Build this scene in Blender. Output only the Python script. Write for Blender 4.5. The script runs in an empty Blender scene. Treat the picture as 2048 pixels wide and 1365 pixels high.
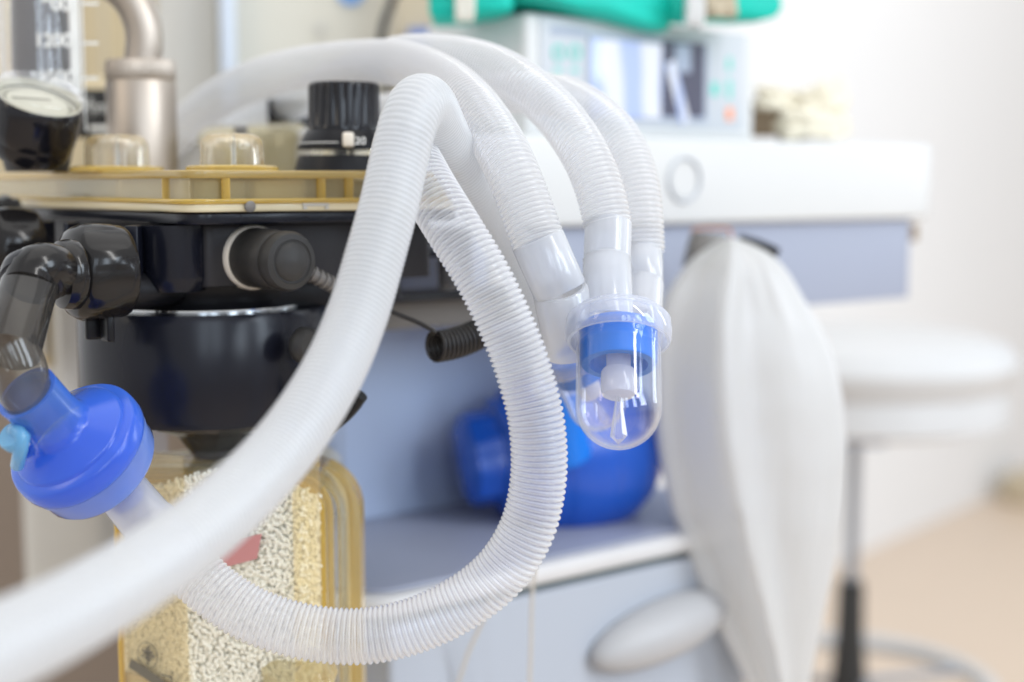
import bpy, bmesh, math, random
import numpy as np
from mathutils import Vector, Matrix, noise
random.seed(7)
rng = np.random.RandomState(5)
SC = bpy.context.scene
COL = SC.collection
R = math.radians

# ------------------------------------------------------------------ camera
FPX = 2844.0                      # focal length in photograph pixels (50 mm on 36 mm, 2048 wide)
PITCH = math.atan((682.5 - 365.0) / FPX)
C0 = Vector((0, 0, 0.95))
cam = bpy.data.cameras.new('camera')
cam.lens = 50.0
cam.sensor_width = 36.0
cam.clip_start = 0.02
cam.clip_end = 60
cam.dof.use_dof = True
cam.dof.focus_distance = 0.678
cam.dof.aperture_fstop = 3.2
cam.dof.aperture_blades = 0
camo = bpy.data.objects.new('camera', cam)
camo.location = C0
camo.rotation_euler = (math.pi / 2 - PITCH, 0, 0)
COL.objects.link(camo)
SC.camera = camo
FW = Vector((0, math.cos(PITCH), -math.sin(PITCH)))
UPV = Vector((0, math.sin(PITCH), math.cos(PITCH)))


def Q(px, py, Y):
    """a point of the photograph at distance Y in front of the camera"""
    d = FW + Vector((1, 0, 0)) * ((px - 1024) / FPX) + UPV * ((682.5 - py) / FPX)
    return C0 + d * (Y / d.y)


def S(n, Y):
    return n * Y / FPX


# ------------------------------------------------------------------ world and lamps
SC.view_settings.view_transform = 'Standard'
SC.view_settings.look = 'None'
SC.view_settings.exposure = 0.0
SC.view_settings.gamma = 1.0
W = bpy.data.worlds.new('World')
SC.world = W
W.use_nodes = True
# gradient fill light in place of the unseen ceiling, walls and floor
_nt = W.node_tree
_tc = _nt.nodes.new('ShaderNodeTexCoord')
_sx = _nt.nodes.new('ShaderNodeSeparateXYZ')
_mr = _nt.nodes.new('ShaderNodeMapRange')
_mr.inputs['From Min'].default_value = -1.0
_cr = _nt.nodes.new('ShaderNodeValToRGB')
_el = _cr.color_ramp.elements
_el[0].position, _el[0].color = 0.0, (0.66, 0.60, 0.53, 1)
_el[1].position, _el[1].color = 1.0, (1.0, 1.0, 1.0, 1)
for _p, _c in ((0.42, (0.74, 0.70, 0.65, 1)), (0.50, (0.80, 0.81, 0.83, 1)), (0.72, (0.86, 0.88, 0.92, 1))):
    _e = _cr.color_ramp.elements.new(_p)
    _e.color = _c
_nt.links.new(_tc.outputs['Generated'], _sx.inputs[0])
_nt.links.new(_sx.outputs['Z'], _mr.inputs['Value'])
_nt.links.new(_mr.outputs[0], _cr.inputs[0])
_nt.links.new(_cr.outputs[0], _nt.nodes['Background'].inputs[0])
_nt.nodes['Background'].inputs[1].default_value = 0.87
SC.cycles.max_bounces = 14
SC.cycles.transparent_max_bounces = 40
SC.cycles.transmission_bounces = 12
SC.cycles.diffuse_bounces = 4
SC.cycles.glossy_bounces = 4
SC.cycles.caustics_refractive = False
SC.cycles.caustics_reflective = False
SC.cycles.sample_clamp_indirect = 4.0
SC.cycles.use_denoising = True


def area(name, loc, target, w, h, power, col):
    l = bpy.data.lights.new(name, 'AREA')
    l.shape = 'RECTANGLE'
    l.size = w
    l.size_y = h
    l.energy = power
    l.color = col
    o = bpy.data.objects.new(name, l)
    o.location = loc
    o.rotation_euler = (Vector(target) - Vector(loc)).to_track_quat('-Z', 'Y').to_euler()
    COL.objects.link(o)
    return o


TG = (0.0, 0.8, 1.0)
area('window_light', (0.42, -2.3, 1.95), (0, 0.8, 1.5), 0.42, 1.5, 9, (0.72, 0.85, 1.0))
area('window_light', (1.02, -2.1, 1.95), (0, 0.8, 1.5), 0.42, 1.5, 9, (0.72, 0.85, 1.0))
area('window_light', (2.0, -1.5, 1.95), (0, 0.8, 1.5), 0.50, 1.5, 19, (0.75, 0.87, 1.0))
area('window_light', (2.65, -0.35, 1.95), (0, 0.8, 1.5), 0.8, 1.5, 36, (0.75, 0.87, 1.0))
area('overhead_fill', (0.3, 0.9, 3.0), (0.3, 1.1, 0), 2.2, 2.2, 12, (1.0, 0.98, 0.95))  # unseen area lamp added overhead for soft fill
area('overhead_fill', (1.3, 2.7, 3.1), (2.0, 5.0, 1.4), 1.6, 1.0, 26, (1.0, 0.98, 0.95))  # unseen area lamp added to brighten the back wall
area('ceiling_strip', (1.52, -0.25, 2.55), (0.1, 0.65, 0.9), 0.22, 1.5, 17, (1.0, 0.99, 0.97))
area('window_light', (2.6, 2.0, 1.55), (0.1, 0.7, 0.95), 0.3, 1.3, 10, (0.8, 0.9, 1.0))
area('warm_fill', (-2.2, -0.4, 2.2), (-0.2, 0.8, 0.9), 0.9, 0.9, 9, (1.0, 0.86, 0.68))  # unseen area lamp added as warm fill from the left


# ------------------------------------------------------------------ materials
def new_mat(name):
    m = bpy.data.materials.new(name)
    m.use_nodes = True
    nt = m.node_tree
    for n in list(nt.nodes):
        nt.nodes.remove(n)
    out = nt.nodes.new('ShaderNodeOutputMaterial')
    return m, nt, out


def princ(name, col, rough=0.4, metal=0.0, var=0.0, vscale=20.0, bump=0.0, bscale=300.0, coat=0.0, trans=0.0, ior=1.45,
          aniso=None, spec=0.5, sheen=0.0):
    m, nt, out = new_mat(name)
    b = nt.nodes.new('ShaderNodeBsdfPrincipled')
    b.inputs['Roughness'].default_value = rough
    b.inputs['Metallic'].default_value = metal
    b.inputs['Base Color'].default_value = (*col, 1)
    b.inputs['IOR'].default_value = ior
    b.inputs['Specular IOR Level'].default_value = spec
    b.inputs['Coat Weight'].default_value = coat
    b.inputs['Coat Roughness'].default_value = 0.08
    b.inputs['Transmission Weight'].default_value = trans
    tc = nt.nodes.new('ShaderNodeTexCoord')
    if var > 0:
        nz = nt.nodes.new('ShaderNodeTexNoise')
        nz.inputs['Scale'].default_value = vscale
        nz.inputs['Detail'].default_value = 5
        nt.links.new(tc.outputs['Object'], nz.inputs['Vector'])
        mx = nt.nodes.new('ShaderNodeMixRGB')
        mx.blend_type = 'MIX'
        mx.inputs[1].default_value = (*[c * (1 - var) for c in col], 1)
        mx.inputs[2].default_value = (*[min(1, c * (1 + var)) for c in col], 1)
        nt.links.new(nz.outputs['Fac'], mx.inputs[0])
        nt.links.new(mx.outputs[0], b.inputs['Base Color'])
        mr = nt.nodes.new('ShaderNodeMapRange')
        mr.inputs['To Min'].default_value = max(0.02, rough * (1 - var))
        mr.inputs['To Max'].default_value = rough * (1 + var) + 0.02
        nt.links.new(nz.outputs['Fac'], mr.inputs['Value'])
        nt.links.new(mr.outputs[0], b.inputs['Roughness'])
    if bump > 0:
        n2 = nt.nodes.new('ShaderNodeTexNoise')
        n2.inputs['Scale'].default_value = bscale
        n2.inputs['Detail'].default_value = 3
        nt.links.new(tc.outputs['Object'], n2.inputs['Vector'])
        bp = nt.nodes.new('ShaderNodeBump')
        bp.inputs['Strength'].default_value = bump
        bp.inputs['Distance'].default_value = 0.001
        nt.links.new(n2.outputs['Fac'], bp.inputs['Height'])
        nt.links.new(bp.outputs[0], b.inputs['Normal'])
    nt.links.new(b.outputs[0], out.inputs[0])
    return m


def milky(name, col, base_op, edge_op, rough=0.22, transl=0.5, tint=(0.96, 0.97, 1.0), wall=False, power=1.0):
    """thin translucent polyethylene: see-through head-on, whiter where the wall is seen edge-on"""
    m, nt, out = new_mat(name)
    N = nt.nodes.new
    L = nt.links.new
    d = N('ShaderNodeBsdfDiffuse')
    d.inputs['Color'].default_value = (*col, 1)
    t = N('ShaderNodeBsdfTranslucent')
    t.inputs['Color'].default_value = (*col, 1)
    m1 = N('ShaderNodeMixShader')
    m1.inputs[0].default_value = transl
    L(d.outputs[0], m1.inputs[1])
    L(t.outputs[0], m1.inputs[2])
    tr = N('ShaderNodeBsdfTransparent')
    tr.inputs['Color'].default_value = (*tint, 1)
    lw = N('ShaderNodeLayerWeight')
    lw.inputs['Blend'].default_value = 0.5
    mr = N('ShaderNodeMapRange')
    mr.inputs['To Min'].default_value = base_op
    mr.inputs['To Max'].default_value = edge_op
    pw = N('ShaderNodeMath')
    pw.operation = 'POWER'
    pw.inputs[1].default_value = power
    L(lw.outputs['Facing'], pw.inputs[0])
    L(pw.outputs[0], mr.inputs['Value'])
    m2 = N('ShaderNodeMixShader')
    if wall:          # the wall is thicker on the ribs than in the grooves
        at = N('ShaderNodeAttribute')
        at.attribute_name = 'wall'
        ma = N('ShaderNodeMath')
        ma.operation = 'MULTIPLY'
        L(mr.outputs[0], ma.inputs[0])
        L(at.outputs['Fac'], ma.inputs[1])
        L(ma.outputs[0], m2.inputs[0])
    else:
        L(mr.outputs[0], m2.inputs[0])
    L(tr.outputs[0], m2.inputs[1])
    L(m1.outputs[0], m2.inputs[2])
    g = N('ShaderNodeBsdfGlossy')
    g.inputs['Roughness'].default_value = rough
    g.inputs['Color'].default_value = (1, 1, 1, 1)
    fr = N('ShaderNodeFresnel')
    geo = N('ShaderNodeNewGeometry')
    ior = N('ShaderNodeMapRange')
    ior.inputs['To Min'].default_value = 1.5
    ior.inputs['To Max'].default_value = 1 / 1.5
    L(geo.outputs['Backfacing'], ior.inputs['Value'])
    L(ior.outputs[0], fr.inputs['IOR'])
    m3 = N('ShaderNodeMixShader')
    L(fr.outputs[0], m3.inputs[0])
    L(m2.outputs[0], m3.inputs[1])
    L(g.outputs[0], m3.inputs[2])
    L(m3.outputs[0], out.inputs[0])
    return m


def glass(name, col, rough=0.02, ior=1.45):
    return princ(name, col, rough=rough, trans=1.0, ior=ior)


def emit(name, col, s):
    m, nt, out = new_mat(name)
    e = nt.nodes.new('ShaderNodeEmission')
    e.inputs[0].default_value = (*col, 1)
    e.inputs[1].default_value = s
    nt.links.new(e.outputs[0], out.inputs[0])
    return m


M = {}
M['hose'] = milky('hose_plastic', (0.94, 0.945, 0.95), 0.30, 0.97, 0.12, 0.5, (0.95, 0.96, 1.0), wall=True, power=0.8)
M['hose_mid'] = milky('hose_plastic_mid', (0.94, 0.935, 0.92), 0.46, 0.97, 0.14, 0.6, (0.95, 0.96, 1.0), wall=True, power=0.8)
M['hose_dense'] = milky('hose_plastic_milky', (0.76, 0.775, 0.79), 0.74, 0.99, 0.3, 0.5, wall=True)
M['cuff'] = milky('cuff_plastic', (0.88, 0.89, 0.905), 0.34, 0.92, 0.18, 0.5)
M['ring'] = milky('ring_plastic', (0.88, 0.90, 0.93), 0.12, 0.88, 0.06, 0.5, power=1.6)
M['clear'] = milky('clear_plastic', (0.90, 0.92, 0.96), 0.0, 0.55, 0.03, 0.4, (0.99, 0.99, 1.0), power=4.0)
M['peg'] = milky('peg_plastic', (0.82, 0.84, 0.92), 0.7, 0.9, 0.15)
M['filter'] = milky('filter_blue', (0.10, 0.30, 0.97), 0.40, 0.90, 0.22, 0.45, (0.45, 0.6, 1.0))
M['filter_low'] = milky('filter_pale_blue', (0.28, 0.46, 0.97), 0.5, 0.9, 0.16, 0.45, (0.6, 0.7, 1.0))
M['cap_cyan'] = milky('cap_cyan', (0.25, 0.62, 0.88), 0.8, 0.95, 0.2)
M['valve_blue'] = princ('valve_blue', (0.0, 0.17, 0.70), 0.3, var=0.1)
M['bag_blue'] = milky('silicone_blue', (0.010, 0.12, 0.66), 0.90, 0.99, 0.22, 0.25, (0.2, 0.4, 1.0))
M['amber'] = milky('amber_plastic', (1.0, 0.74, 0.27), 0.48, 0.80, 0.04, 0.22, (1.0, 0.90, 0.60), power=1.4)
M['amber_pale'] = milky('amber_plastic_pale', (1.0, 0.87, 0.52), 0.24, 0.75, 0.03, 0.25, (1.0, 0.96, 0.80), power=2.0)
M['amber_deep'] = milky('amber_plastic_deep', (1.0, 0.72, 0.17), 0.50, 0.85, 0.05, 0.2, (1.0, 0.86, 0.45), power=1.2)


def cast_plastic(name, col, rough, ior, other, fac):
    m, nt, out = new_mat(name)
    b = nt.nodes.new('ShaderNodeBsdfPrincipled')
    b.inputs['Base Color'].default_value = (*col, 1)
    b.inputs['Roughness'].default_value = rough
    b.inputs['IOR'].default_value = ior
    b.inputs['Transmission Weight'].default_value = 1.0
    src = other.copy()
    src.name = name
    nt2 = src.node_tree
    o2 = [n for n in nt2.nodes if n.type == 'OUTPUT_MATERIAL'][0]
    link = o2.inputs[0].links[0]
    prev = link.from_socket
    g = nt2.nodes.new('ShaderNodeBsdfPrincipled')
    g.inputs['Base Color'].default_value = (*col, 1)
    g.inputs['Roughness'].default_value = rough
    g.inputs['IOR'].default_value = ior
    g.inputs['Transmission Weight'].default_value = 1.0
    mx = nt2.nodes.new('ShaderNodeMixShader')
    mx.inputs[0].default_value = fac
    nt2.links.new(prev, mx.inputs[1])
    nt2.links.new(g.outputs[0], mx.inputs[2])
    nt2.links.new(mx.outputs[0], o2.inputs[0])
    bpy.data.materials.remove(m)
    return src


M['amber'] = cast_plastic('amber_plastic', (1.0, 0.86, 0.52), 0.02, 1.45, M['amber'], 0.32)
M['amber_deep'] = cast_plastic('amber_plastic_deep', (1.0, 0.74, 0.25), 0.02, 1.45, M['amber_deep'], 0.3)
M['amber_pale'] = cast_plastic('amber_plastic_pale', (1.0, 0.95, 0.78), 0.02, 1.45, M['amber_pale'], 0.3)
M['amber_thin'] = milky('amber_thin', (0.85, 0.74, 0.5), 0.03, 0.18, 0.05, 0.5, (1.0, 0.965, 0.87))
M['amber_flange'] = milky('amber_flange', (1.0, 0.90, 0.62), 0.80, 0.95, 0.08, 0.1, (1.0, 0.88, 0.6))
M['dome'] = milky('dome_plastic', (0.88, 0.66, 0.30), 0.0, 0.85, 0.02, 0.5, (1.0, 0.985, 0.94), power=3.0)
M['dome'] = cast_plastic('dome_plastic', (1.0, 0.97, 0.88), 0.01, 1.42, M['dome'], 0.35)
M['pane'] = milky('pane_plastic', (0.9, 0.88, 0.8), 0.01, 0.15, 0.05, 0.5, (0.99, 0.98, 0.95), power=2.0)
M['black'] = princ('black_plastic', (0.008, 0.008, 0.010), 0.34, spec=0.3, var=0.35, vscale=35, bump=0.12, bscale=500)
M['black_gloss'] = princ('black_gloss', (0.007, 0.008, 0.014), 0.21, var=0.3, vscale=18, spec=0.38)
M['knob'] = princ('knob_black', (0.007, 0.007, 0.010), 0.17, spec=0.5)
M['black_matt'] = princ('black_rubber', (0.03, 0.029, 0.028), 0.5, var=0.2, vscale=60, bump=0.15)
M['cable'] = princ('cable_rubber', (0.020, 0.018, 0.018), 0.35, var=0.2)
M['smoke'] = milky('smoked_plastic', (0.05, 0.048, 0.046), 0.30, 0.85, 0.07, 0.3, (0.55, 0.53, 0.50))
M['smoke_clear'] = milky('smoked_clear', (0.16, 0.15, 0.14), 0.14, 0.75, 0.05, 0.4, (0.74, 0.72, 0.68))
M['smoke_dark'] = princ('smoked_dark', (0.010, 0.009, 0.009), 0.17, spec=0.45, var=0.2, vscale=30)
M['smoke_pale'] = milky('smoked_pale', (0.13, 0.125, 0.125), 0.35, 0.8, 0.07, 0.3, (0.45, 0.45, 0.46))
M['steel'] = princ('satin_steel', (0.47, 0.41, 0.35), 0.44, 0.85, var=0.06, vscale=60)
M['chrome'] = princ('polished_rim', (0.75, 0.78, 0.8), 0.12, 1.0)
M['white'] = princ('white_enamel', (0.64, 0.645, 0.64), 0.35, var=0.03, vscale=4)
M['panel'] = princ('white_panel', (0.52, 0.545, 0.58), 0.4, var=0.02)
M['blue_grey'] = princ('blue_grey_panel', (0.43, 0.51, 0.67), 0.4, var=0.06, vscale=4)
M['apron'] = princ('apron_paint', (0.33, 0.36, 0.45), 0.45, var=0.05, vscale=4)
M['tray_grey'] = princ('tray_grey', (0.30, 0.32, 0.40), 0.33, var=0.1, vscale=9)
M['drawer'] = princ('drawer_paint', (0.40, 0.43, 0.485), 0.35, var=0.05, vscale=5)
M['lip'] = princ('lip_paint', (0.62, 0.61, 0.61), 0.35, var=0.04)
M['handle'] = princ('handle_paint', (0.43, 0.43, 0.44), 0.4, var=0.04)
M['seam'] = princ('seam_dark', (0.16, 0.19, 0.18), 0.6)
M['dark_grey'] = princ('dark_grey_metal', (0.20, 0.19, 0.18), 0.45, var=0.1)
M['body_grey'] = princ('body_grey', (0.028, 0.027, 0.030), 0.4, spec=0.3, var=0.3, vscale=30, bump=0.15, bscale=500)
M['bag'] = milky('bag_silicone', (0.84, 0.835, 0.82), 0.88, 0.98, 0.4, 0.5)
M['cream'] = princ('cream_panel', (0.66, 0.64, 0.56), 0.45, var=0.04, vscale=5)
M['beige'] = princ('beige_panel', (0.50, 0.43, 0.31), 0.5, var=0.06, vscale=5)
M['tan'] = princ('tan_panel', (0.60, 0.50, 0.32), 0.5, var=0.05)
M['taupe'] = princ('taupe_panel', (0.26, 0.21, 0.17), 0.55, var=0.06)
M['pale_post'] = princ('pale_post', (0.58, 0.57, 0.53), 0.4, var=0.04)
M['strip'] = princ('pale_blue_strip', (0.66, 0.74, 0.86), 0.25)
M['teal'] = princ('teal_cloth', (0.0, 0.50, 0.40), 0.6, var=0.2, vscale=25, bump=0.3, bscale=120)
M['teal_print'] = princ('teal_print', (0.10, 0.62, 0.52), 0.5)
M['orange_print'] = princ('orange_print', (0.95, 0.32, 0.12), 0.5)
M['grey_print'] = princ('grey_print', (0.38, 0.43, 0.54), 0.5)
M['ink'] = princ('ink', (0.02, 0.02, 0.02), 0.5)
M['ink_soft'] = princ('ink_soft', (0.16, 0.145, 0.11), 0.5)
M['print_white'] = princ('white_print', (0.85, 0.85, 0.82), 0.5)
M['marker'] = princ('marker_cream', (0.82, 0.76, 0.66), 0.4)
M['drawer_blue'] = princ('bin_blue', (0.12, 0.20, 0.46), 0.45)
M['sticker'] = princ('pink_sticker', (0.55, 0.24, 0.23), 0.5, var=0.05)
M['pellet'] = princ('soda_lime', (0.97, 0.95, 0.86), 0.7, var=0.04, vscale=90, spec=0.25)
M['pellet_back'] = princ('soda_lime_bed', (0.90, 0.86, 0.72), 0.9, spec=0.1)
M['glove'] = princ('cream_glove', (0.80, 0.74, 0.60), 0.6, var=0.12, vscale=30, bump=0.3, bscale=80)
M['brown'] = princ('brown_card', (0.26, 0.19, 0.12), 0.6)
M['wall'] = princ('wall_paint', (0.84, 0.85, 0.86), 0.7, var=0.015, vscale=2, bump=0.05)
M['floor'] = princ('floor_vinyl', (0.62, 0.50, 0.39), 0.35, var=0.05, vscale=6)
M['seat'] = princ('stool_vinyl', (0.61, 0.61, 0.61), 0.4, var=0.03)
M['pole'] = princ('stool_pole', (0.36, 0.38, 0.42), 0.3, 0.4)
M['copper'] = princ('copper_wire', (0.55, 0.28, 0.18), 0.4)
M['dial'] = princ('dial_face', (0.52, 0.50, 0.40), 0.5, var=0.1, vscale=60)
M['bellows'] = princ('bellows_rubber', (0.16, 0.155, 0.15), 0.3, var=0.1)
M['tubing'] = milky('thin_tubing', (0.84, 0.78, 0.68), 0.5, 0.9, 0.15)


def screen_mat():  # window reflection on the glass, painted as glowing pale-blue and white bands
    m, nt, out = new_mat('screen_reflection')
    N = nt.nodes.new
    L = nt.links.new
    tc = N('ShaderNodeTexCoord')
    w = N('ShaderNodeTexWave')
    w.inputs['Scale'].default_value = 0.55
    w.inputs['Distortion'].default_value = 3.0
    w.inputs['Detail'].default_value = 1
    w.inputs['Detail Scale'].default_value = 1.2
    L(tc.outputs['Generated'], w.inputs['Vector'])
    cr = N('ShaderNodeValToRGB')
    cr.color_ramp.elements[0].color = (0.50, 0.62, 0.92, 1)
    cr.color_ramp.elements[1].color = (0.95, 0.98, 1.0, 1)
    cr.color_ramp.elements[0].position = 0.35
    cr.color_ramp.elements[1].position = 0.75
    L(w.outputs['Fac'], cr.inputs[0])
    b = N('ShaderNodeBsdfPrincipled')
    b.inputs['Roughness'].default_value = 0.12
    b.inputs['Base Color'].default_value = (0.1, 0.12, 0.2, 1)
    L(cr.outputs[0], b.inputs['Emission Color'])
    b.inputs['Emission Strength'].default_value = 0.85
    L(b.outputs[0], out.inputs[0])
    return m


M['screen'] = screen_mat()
M['screen_dark'] = princ('screen_dark', (0.10, 0.10, 0.14), 0.15)


# ------------------------------------------------------------------ mesh helpers
class MB:
    def __init__(s):
        s.v = []
        s.f = []

    def add(s, vs, fs):
        o = len(s.v)
        s.v.extend([tuple(v) for v in vs])
        s.f.extend([tuple(i + o for i in f) for f in fs])

    # surface of revolution; prof = [(radius, height)], wobble = f(angle, height) -> radius factor
    def lathe(s, prof, origin, axis, seg=56, wob=None, closed=False):
        a = Vector(axis).normalized()
        t = a.orthogonal().normalized() if abs(a.z) < 0.999 else Vector((1, 0, 0))
        b = a.cross(t)
        o = Vector(origin)
        vs, fs = [], []
        for (r, h) in prof:
            for k in range(seg):
                an = 2 * math.pi * k / seg
                rr = r * (wob(an, h) if wob else 1)
                vs.append(o + a * h + t * (rr * math.cos(an)) + b * (rr * math.sin(an)))
        n = len(prof)
        rows = n if closed else n - 1
        for i in range(rows):
            i2 = (i + 1) % n
            for k in range(seg):
                k2 = (k + 1) % seg
                fs.append((i * seg + k, i * seg + k2, i2 * seg + k2, i2 * seg + k))
        s.add(vs, fs)
        return s

    def tube(s, pts, r, seg=16, caps=True, step=None, rot=0.0):
        P = resample(pts, step or 0.003)
        n = len(P)
        fr = frames(P)
        vs, fs = [], []
        for i, p in enumerate(P):
            rr = r(i / (n - 1)) if callable(r) else r
            t, u, w = fr[i]
            for k in range(seg):
                an = 2 * math.pi * k / seg + rot
                vs.append(p + u * (rr * math.cos(an)) + w * (rr * math.sin(an)))
        for i in range(n - 1):
            for k in range(seg):
                k2 = (k + 1) % seg
                fs.append((i * seg + k, i * seg + k2, (i + 1) * seg + k2, (i + 1) * seg + k))
        if caps:
            fs.append(tuple(reversed(range(seg))))
            fs.append(tuple((n - 1) * seg + k for k in range(seg)))
        s.add(vs, fs)
        return s

    def prism(s, outline, z0, z1, bev=0.0, seg=3):
        """plan outline (x, y) extruded from z0 to z1, edges rounded"""
        bm = bmesh.new()
        lo = [bm.verts.new((x, y, z0)) for x, y in outline]
        hi = [bm.verts.new((x, y, z1)) for x, y in outline]
        n = len(outline)
        bm.faces.new(list(reversed(lo)))
        bm.faces.new(hi)
        for i in range(n):
            j = (i + 1) % n
            bm.faces.new((lo[i], lo[j], hi[j], hi[i]))
        bmesh.ops.recalc_face_normals(bm, faces=bm.faces)
        if bev > 0:
            es = [e for e in bm.edges if abs(e.verts[0].co.z - e.verts[1].co.z) < 1e-7]
            bmesh.ops.bevel(bm, geom=es, offset=bev, segments=seg, profile=0.5, affect='EDGES', clamp_overlap=True)
        s.take(bm)
        return s

    def box(s, c, size, ax=None, bev=0.0, seg=3):
        """box centred on c; ax = (x axis, y axis, z axis)"""
        ax = ax or (Vector((1, 0, 0)), Vector((0, 1, 0)), Vector((0, 0, 1)))
        bm = bmesh.new()
        bmesh.ops.create_cube(bm, size=1.0)
        for v in bm.verts:
            v.co = Vector((v.co.x * size[0], v.co.y * size[1], v.co.z * size[2]))
        if bev > 0:
            bmesh.ops.bevel(bm, geom=list(bm.edges), offset=bev, segments=seg, profile=0.5, affect='EDGES', clamp_overlap=True)
        c = Vector(c)
        for v in bm.verts:
            v.co = c + ax[0] * v.co.x + ax[1] * v.co.y + ax[2] * v.co.z
        s.take(bm)
        return s

    def take(s, bm):
        bm.verts.ensure_lookup_table()
        o = len(s.v)
        for i, v in enumerate(bm.verts):
            v.index = i
        s.v.extend([tuple(v.co) for v in bm.verts])
        s.f.extend([tuple(v.index + o for v in f.verts) for f in bm.faces])
        bm.free()

    def build(s, name, mat, parent=None, smooth=True, fix=True):
        off = world_loc(parent) if parent else None
        me = bpy.data.meshes.new(name)
        if off is None:
            a = np.array(s.v)
            off = Vector(((a[:, 0].min() + a[:, 0].max()) / 2, (a[:, 1].min() + a[:, 1].max()) / 2, a[:, 2].min()))
            loc = off
        else:
            loc = Vector((0, 0, 0))
        a = np.array(s.v) - np.array(off)
        me.from_pydata([tuple(x) for x in a], [], s.f)
        me.materials.append(mat)
        o = bpy.data.objects.new(name, me)
        COL.objects.link(o)
        o.location = loc
        if parent:
            o.parent = parent
        if fix and len(s.f) < 30000:
            bm = bmesh.new()
            bm.from_mesh(me)
            bmesh.ops.recalc_face_normals(bm, faces=bm.faces)
            bm.to_mesh(me)
            bm.free()
        if smooth:
            me.shade_smooth()
            try:
                me.set_sharp_from_angle(angle=R(42))
            except Exception:
                pass
        return o


def world_loc(o):
    l = Vector((0, 0, 0))
    while o:
        l += Vector(o.location)
        o = o.parent
    return l


def catmull(pts, n=24):
    P = [Vector(p) for p in pts]
    P = [P[0] * 2 - P[1]] + P + [P[-1] * 2 - P[-2]]
    out = []
    for i in range(1, len(P) - 2):
        p0, p1, p2, p3 = P[i - 1:i + 3]
        for k in range(n):
            t = k / n
            out.append(0.5 * ((2 * p1) + (p2 - p0) * t + (2 * p0 - 5 * p1 + 4 * p2 - p3) * t * t + (3 * p1 - p0 - 3 * p2 + p3) * t ** 3))
    out.append(P[-2])
    return out


def resample(pts, step, n=None, straight=False):
    P = [Vector(p) for p in pts]
    if not straight and len(P) > 2:
        P = catmull(P)
    a = np.array([tuple(p) for p in P])
    d = np.concatenate([[0], np.cumsum(np.linalg.norm(np.diff(a, axis=0), axis=1))])
    n = n or max(2, int(round(d[-1] / step)) + 1)
    t = np.linspace(0, d[-1], n)
    return [Vector((np.interp(x, d, a[:, 0]), np.interp(x, d, a[:, 1]), np.interp(x, d, a[:, 2]))) for x in t]


def frames(P):
    n = len(P)
    T = [(P[min(i + 1, n - 1)] - P[max(i - 1, 0)]).normalized() for i in range(n)]
    u = T[0].orthogonal().normalized()
    out = []
    for i in range(n):
        u = (u - T[i] * u.dot(T[i])).normalized()
        out.append((T[i], u, T[i].cross(u)))
    return out


def smooth_path(P, it):
    for _ in range(it):
        P = [P[0]] + [(P[i - 1] + P[i] * 2 + P[i + 1]) / 4 for i in range(1, len(P) - 1)] + [P[-1]]
    return P


def corrugated(mb, pts, rad, pitch=0.0024, amp=0.0016, seg=48, sp=8, smooth=30, thin=0.85):
    P = catmull(pts)
    P = resample(P, pitch / 2, straight=True)
    P = smooth_path(P, smooth)
    P = resample(P, pitch / sp, straight=True)
    n = len(P)
    fr = frames(P)
    A = np.array([tuple(p) for p in P])
    U = np.array([tuple(f[1]) for f in fr])
    Wv = np.array([tuple(f[2]) for f in fr])
    i = np.arange(n)
    ph = (i % sp) / sp
    g = np.abs(np.cos(np.pi * ph)) ** 3.4
    mb.wall = np.repeat(1.0 - thin * g, seg)
    rr = np.array([rad(k / (n - 1)) if callable(rad) else rad for k in i]) - amp * g
    an = 2 * np.pi * np.arange(seg) / seg
    V = A[:, None, :] + rr[:, None, None] * (np.cos(an)[None, :, None] * U[:, None, :] + np.sin(an)[None, :, None] * Wv[:, None, :])
    V = V.reshape(-1, 3)
    o = len(mb.v)
    mb.v.extend(map(tuple, V))
    k = np.arange(seg)
    k2 = (k + 1) % seg
    for r in range(n - 1):
        b = o + r * seg
        mb.f.extend(zip((b + k).tolist(), (b + k2).tolist(), (b + seg + k2).tolist(), (b + seg + k).tolist()))
    return P


def thing(name, loc, label, cat, group=None):
    o = bpy.data.objects.new(name, None)
    o.empty_display_size = 0.02
    COL.objects.link(o)
    o.location = loc
    tag(o, label, cat, group)
    return o


def tag(o, label=None, cat=None, group=None, kind=None):
    if label:
        o['label'] = label
    if cat:
        o['category'] = cat
    if group:
        o['group'] = group
    if kind:
        o['kind'] = kind
    return o


def text(body, size, loc, xa, ya, mat, parent, name='marking', extrude=0.0001, bold=0.0):
    cu = bpy.data.curves.new(name, 'FONT')
    cu.body = body
    cu.size = size
    cu.align_x = 'CENTER'
    cu.align_y = 'CENTER'
    cu.extrude = extrude
    cu.offset = bold
    tmp = bpy.data.objects.new(name, cu)
    COL.objects.link(tmp)
    dg = bpy.context.evaluated_depsgraph_get()
    me = bpy.data.meshes.new_from_object(tmp.evaluated_get(dg))
    bpy.data.objects.remove(tmp)
    xa, ya = Vector(xa).normalized(), Vector(ya).normalized()
    za = xa.cross(ya)
    off = Vector(loc) - world_loc(parent)
    for v in me.vertices:
        v.co = off + xa * v.co.x + ya * v.co.y + za * v.co.z
    me.materials.clear()
    me.materials.append(mat)
    o = bpy.data.objects.new(name, me)
    COL.objects.link(o)
    o.parent = parent
    return o


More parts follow.
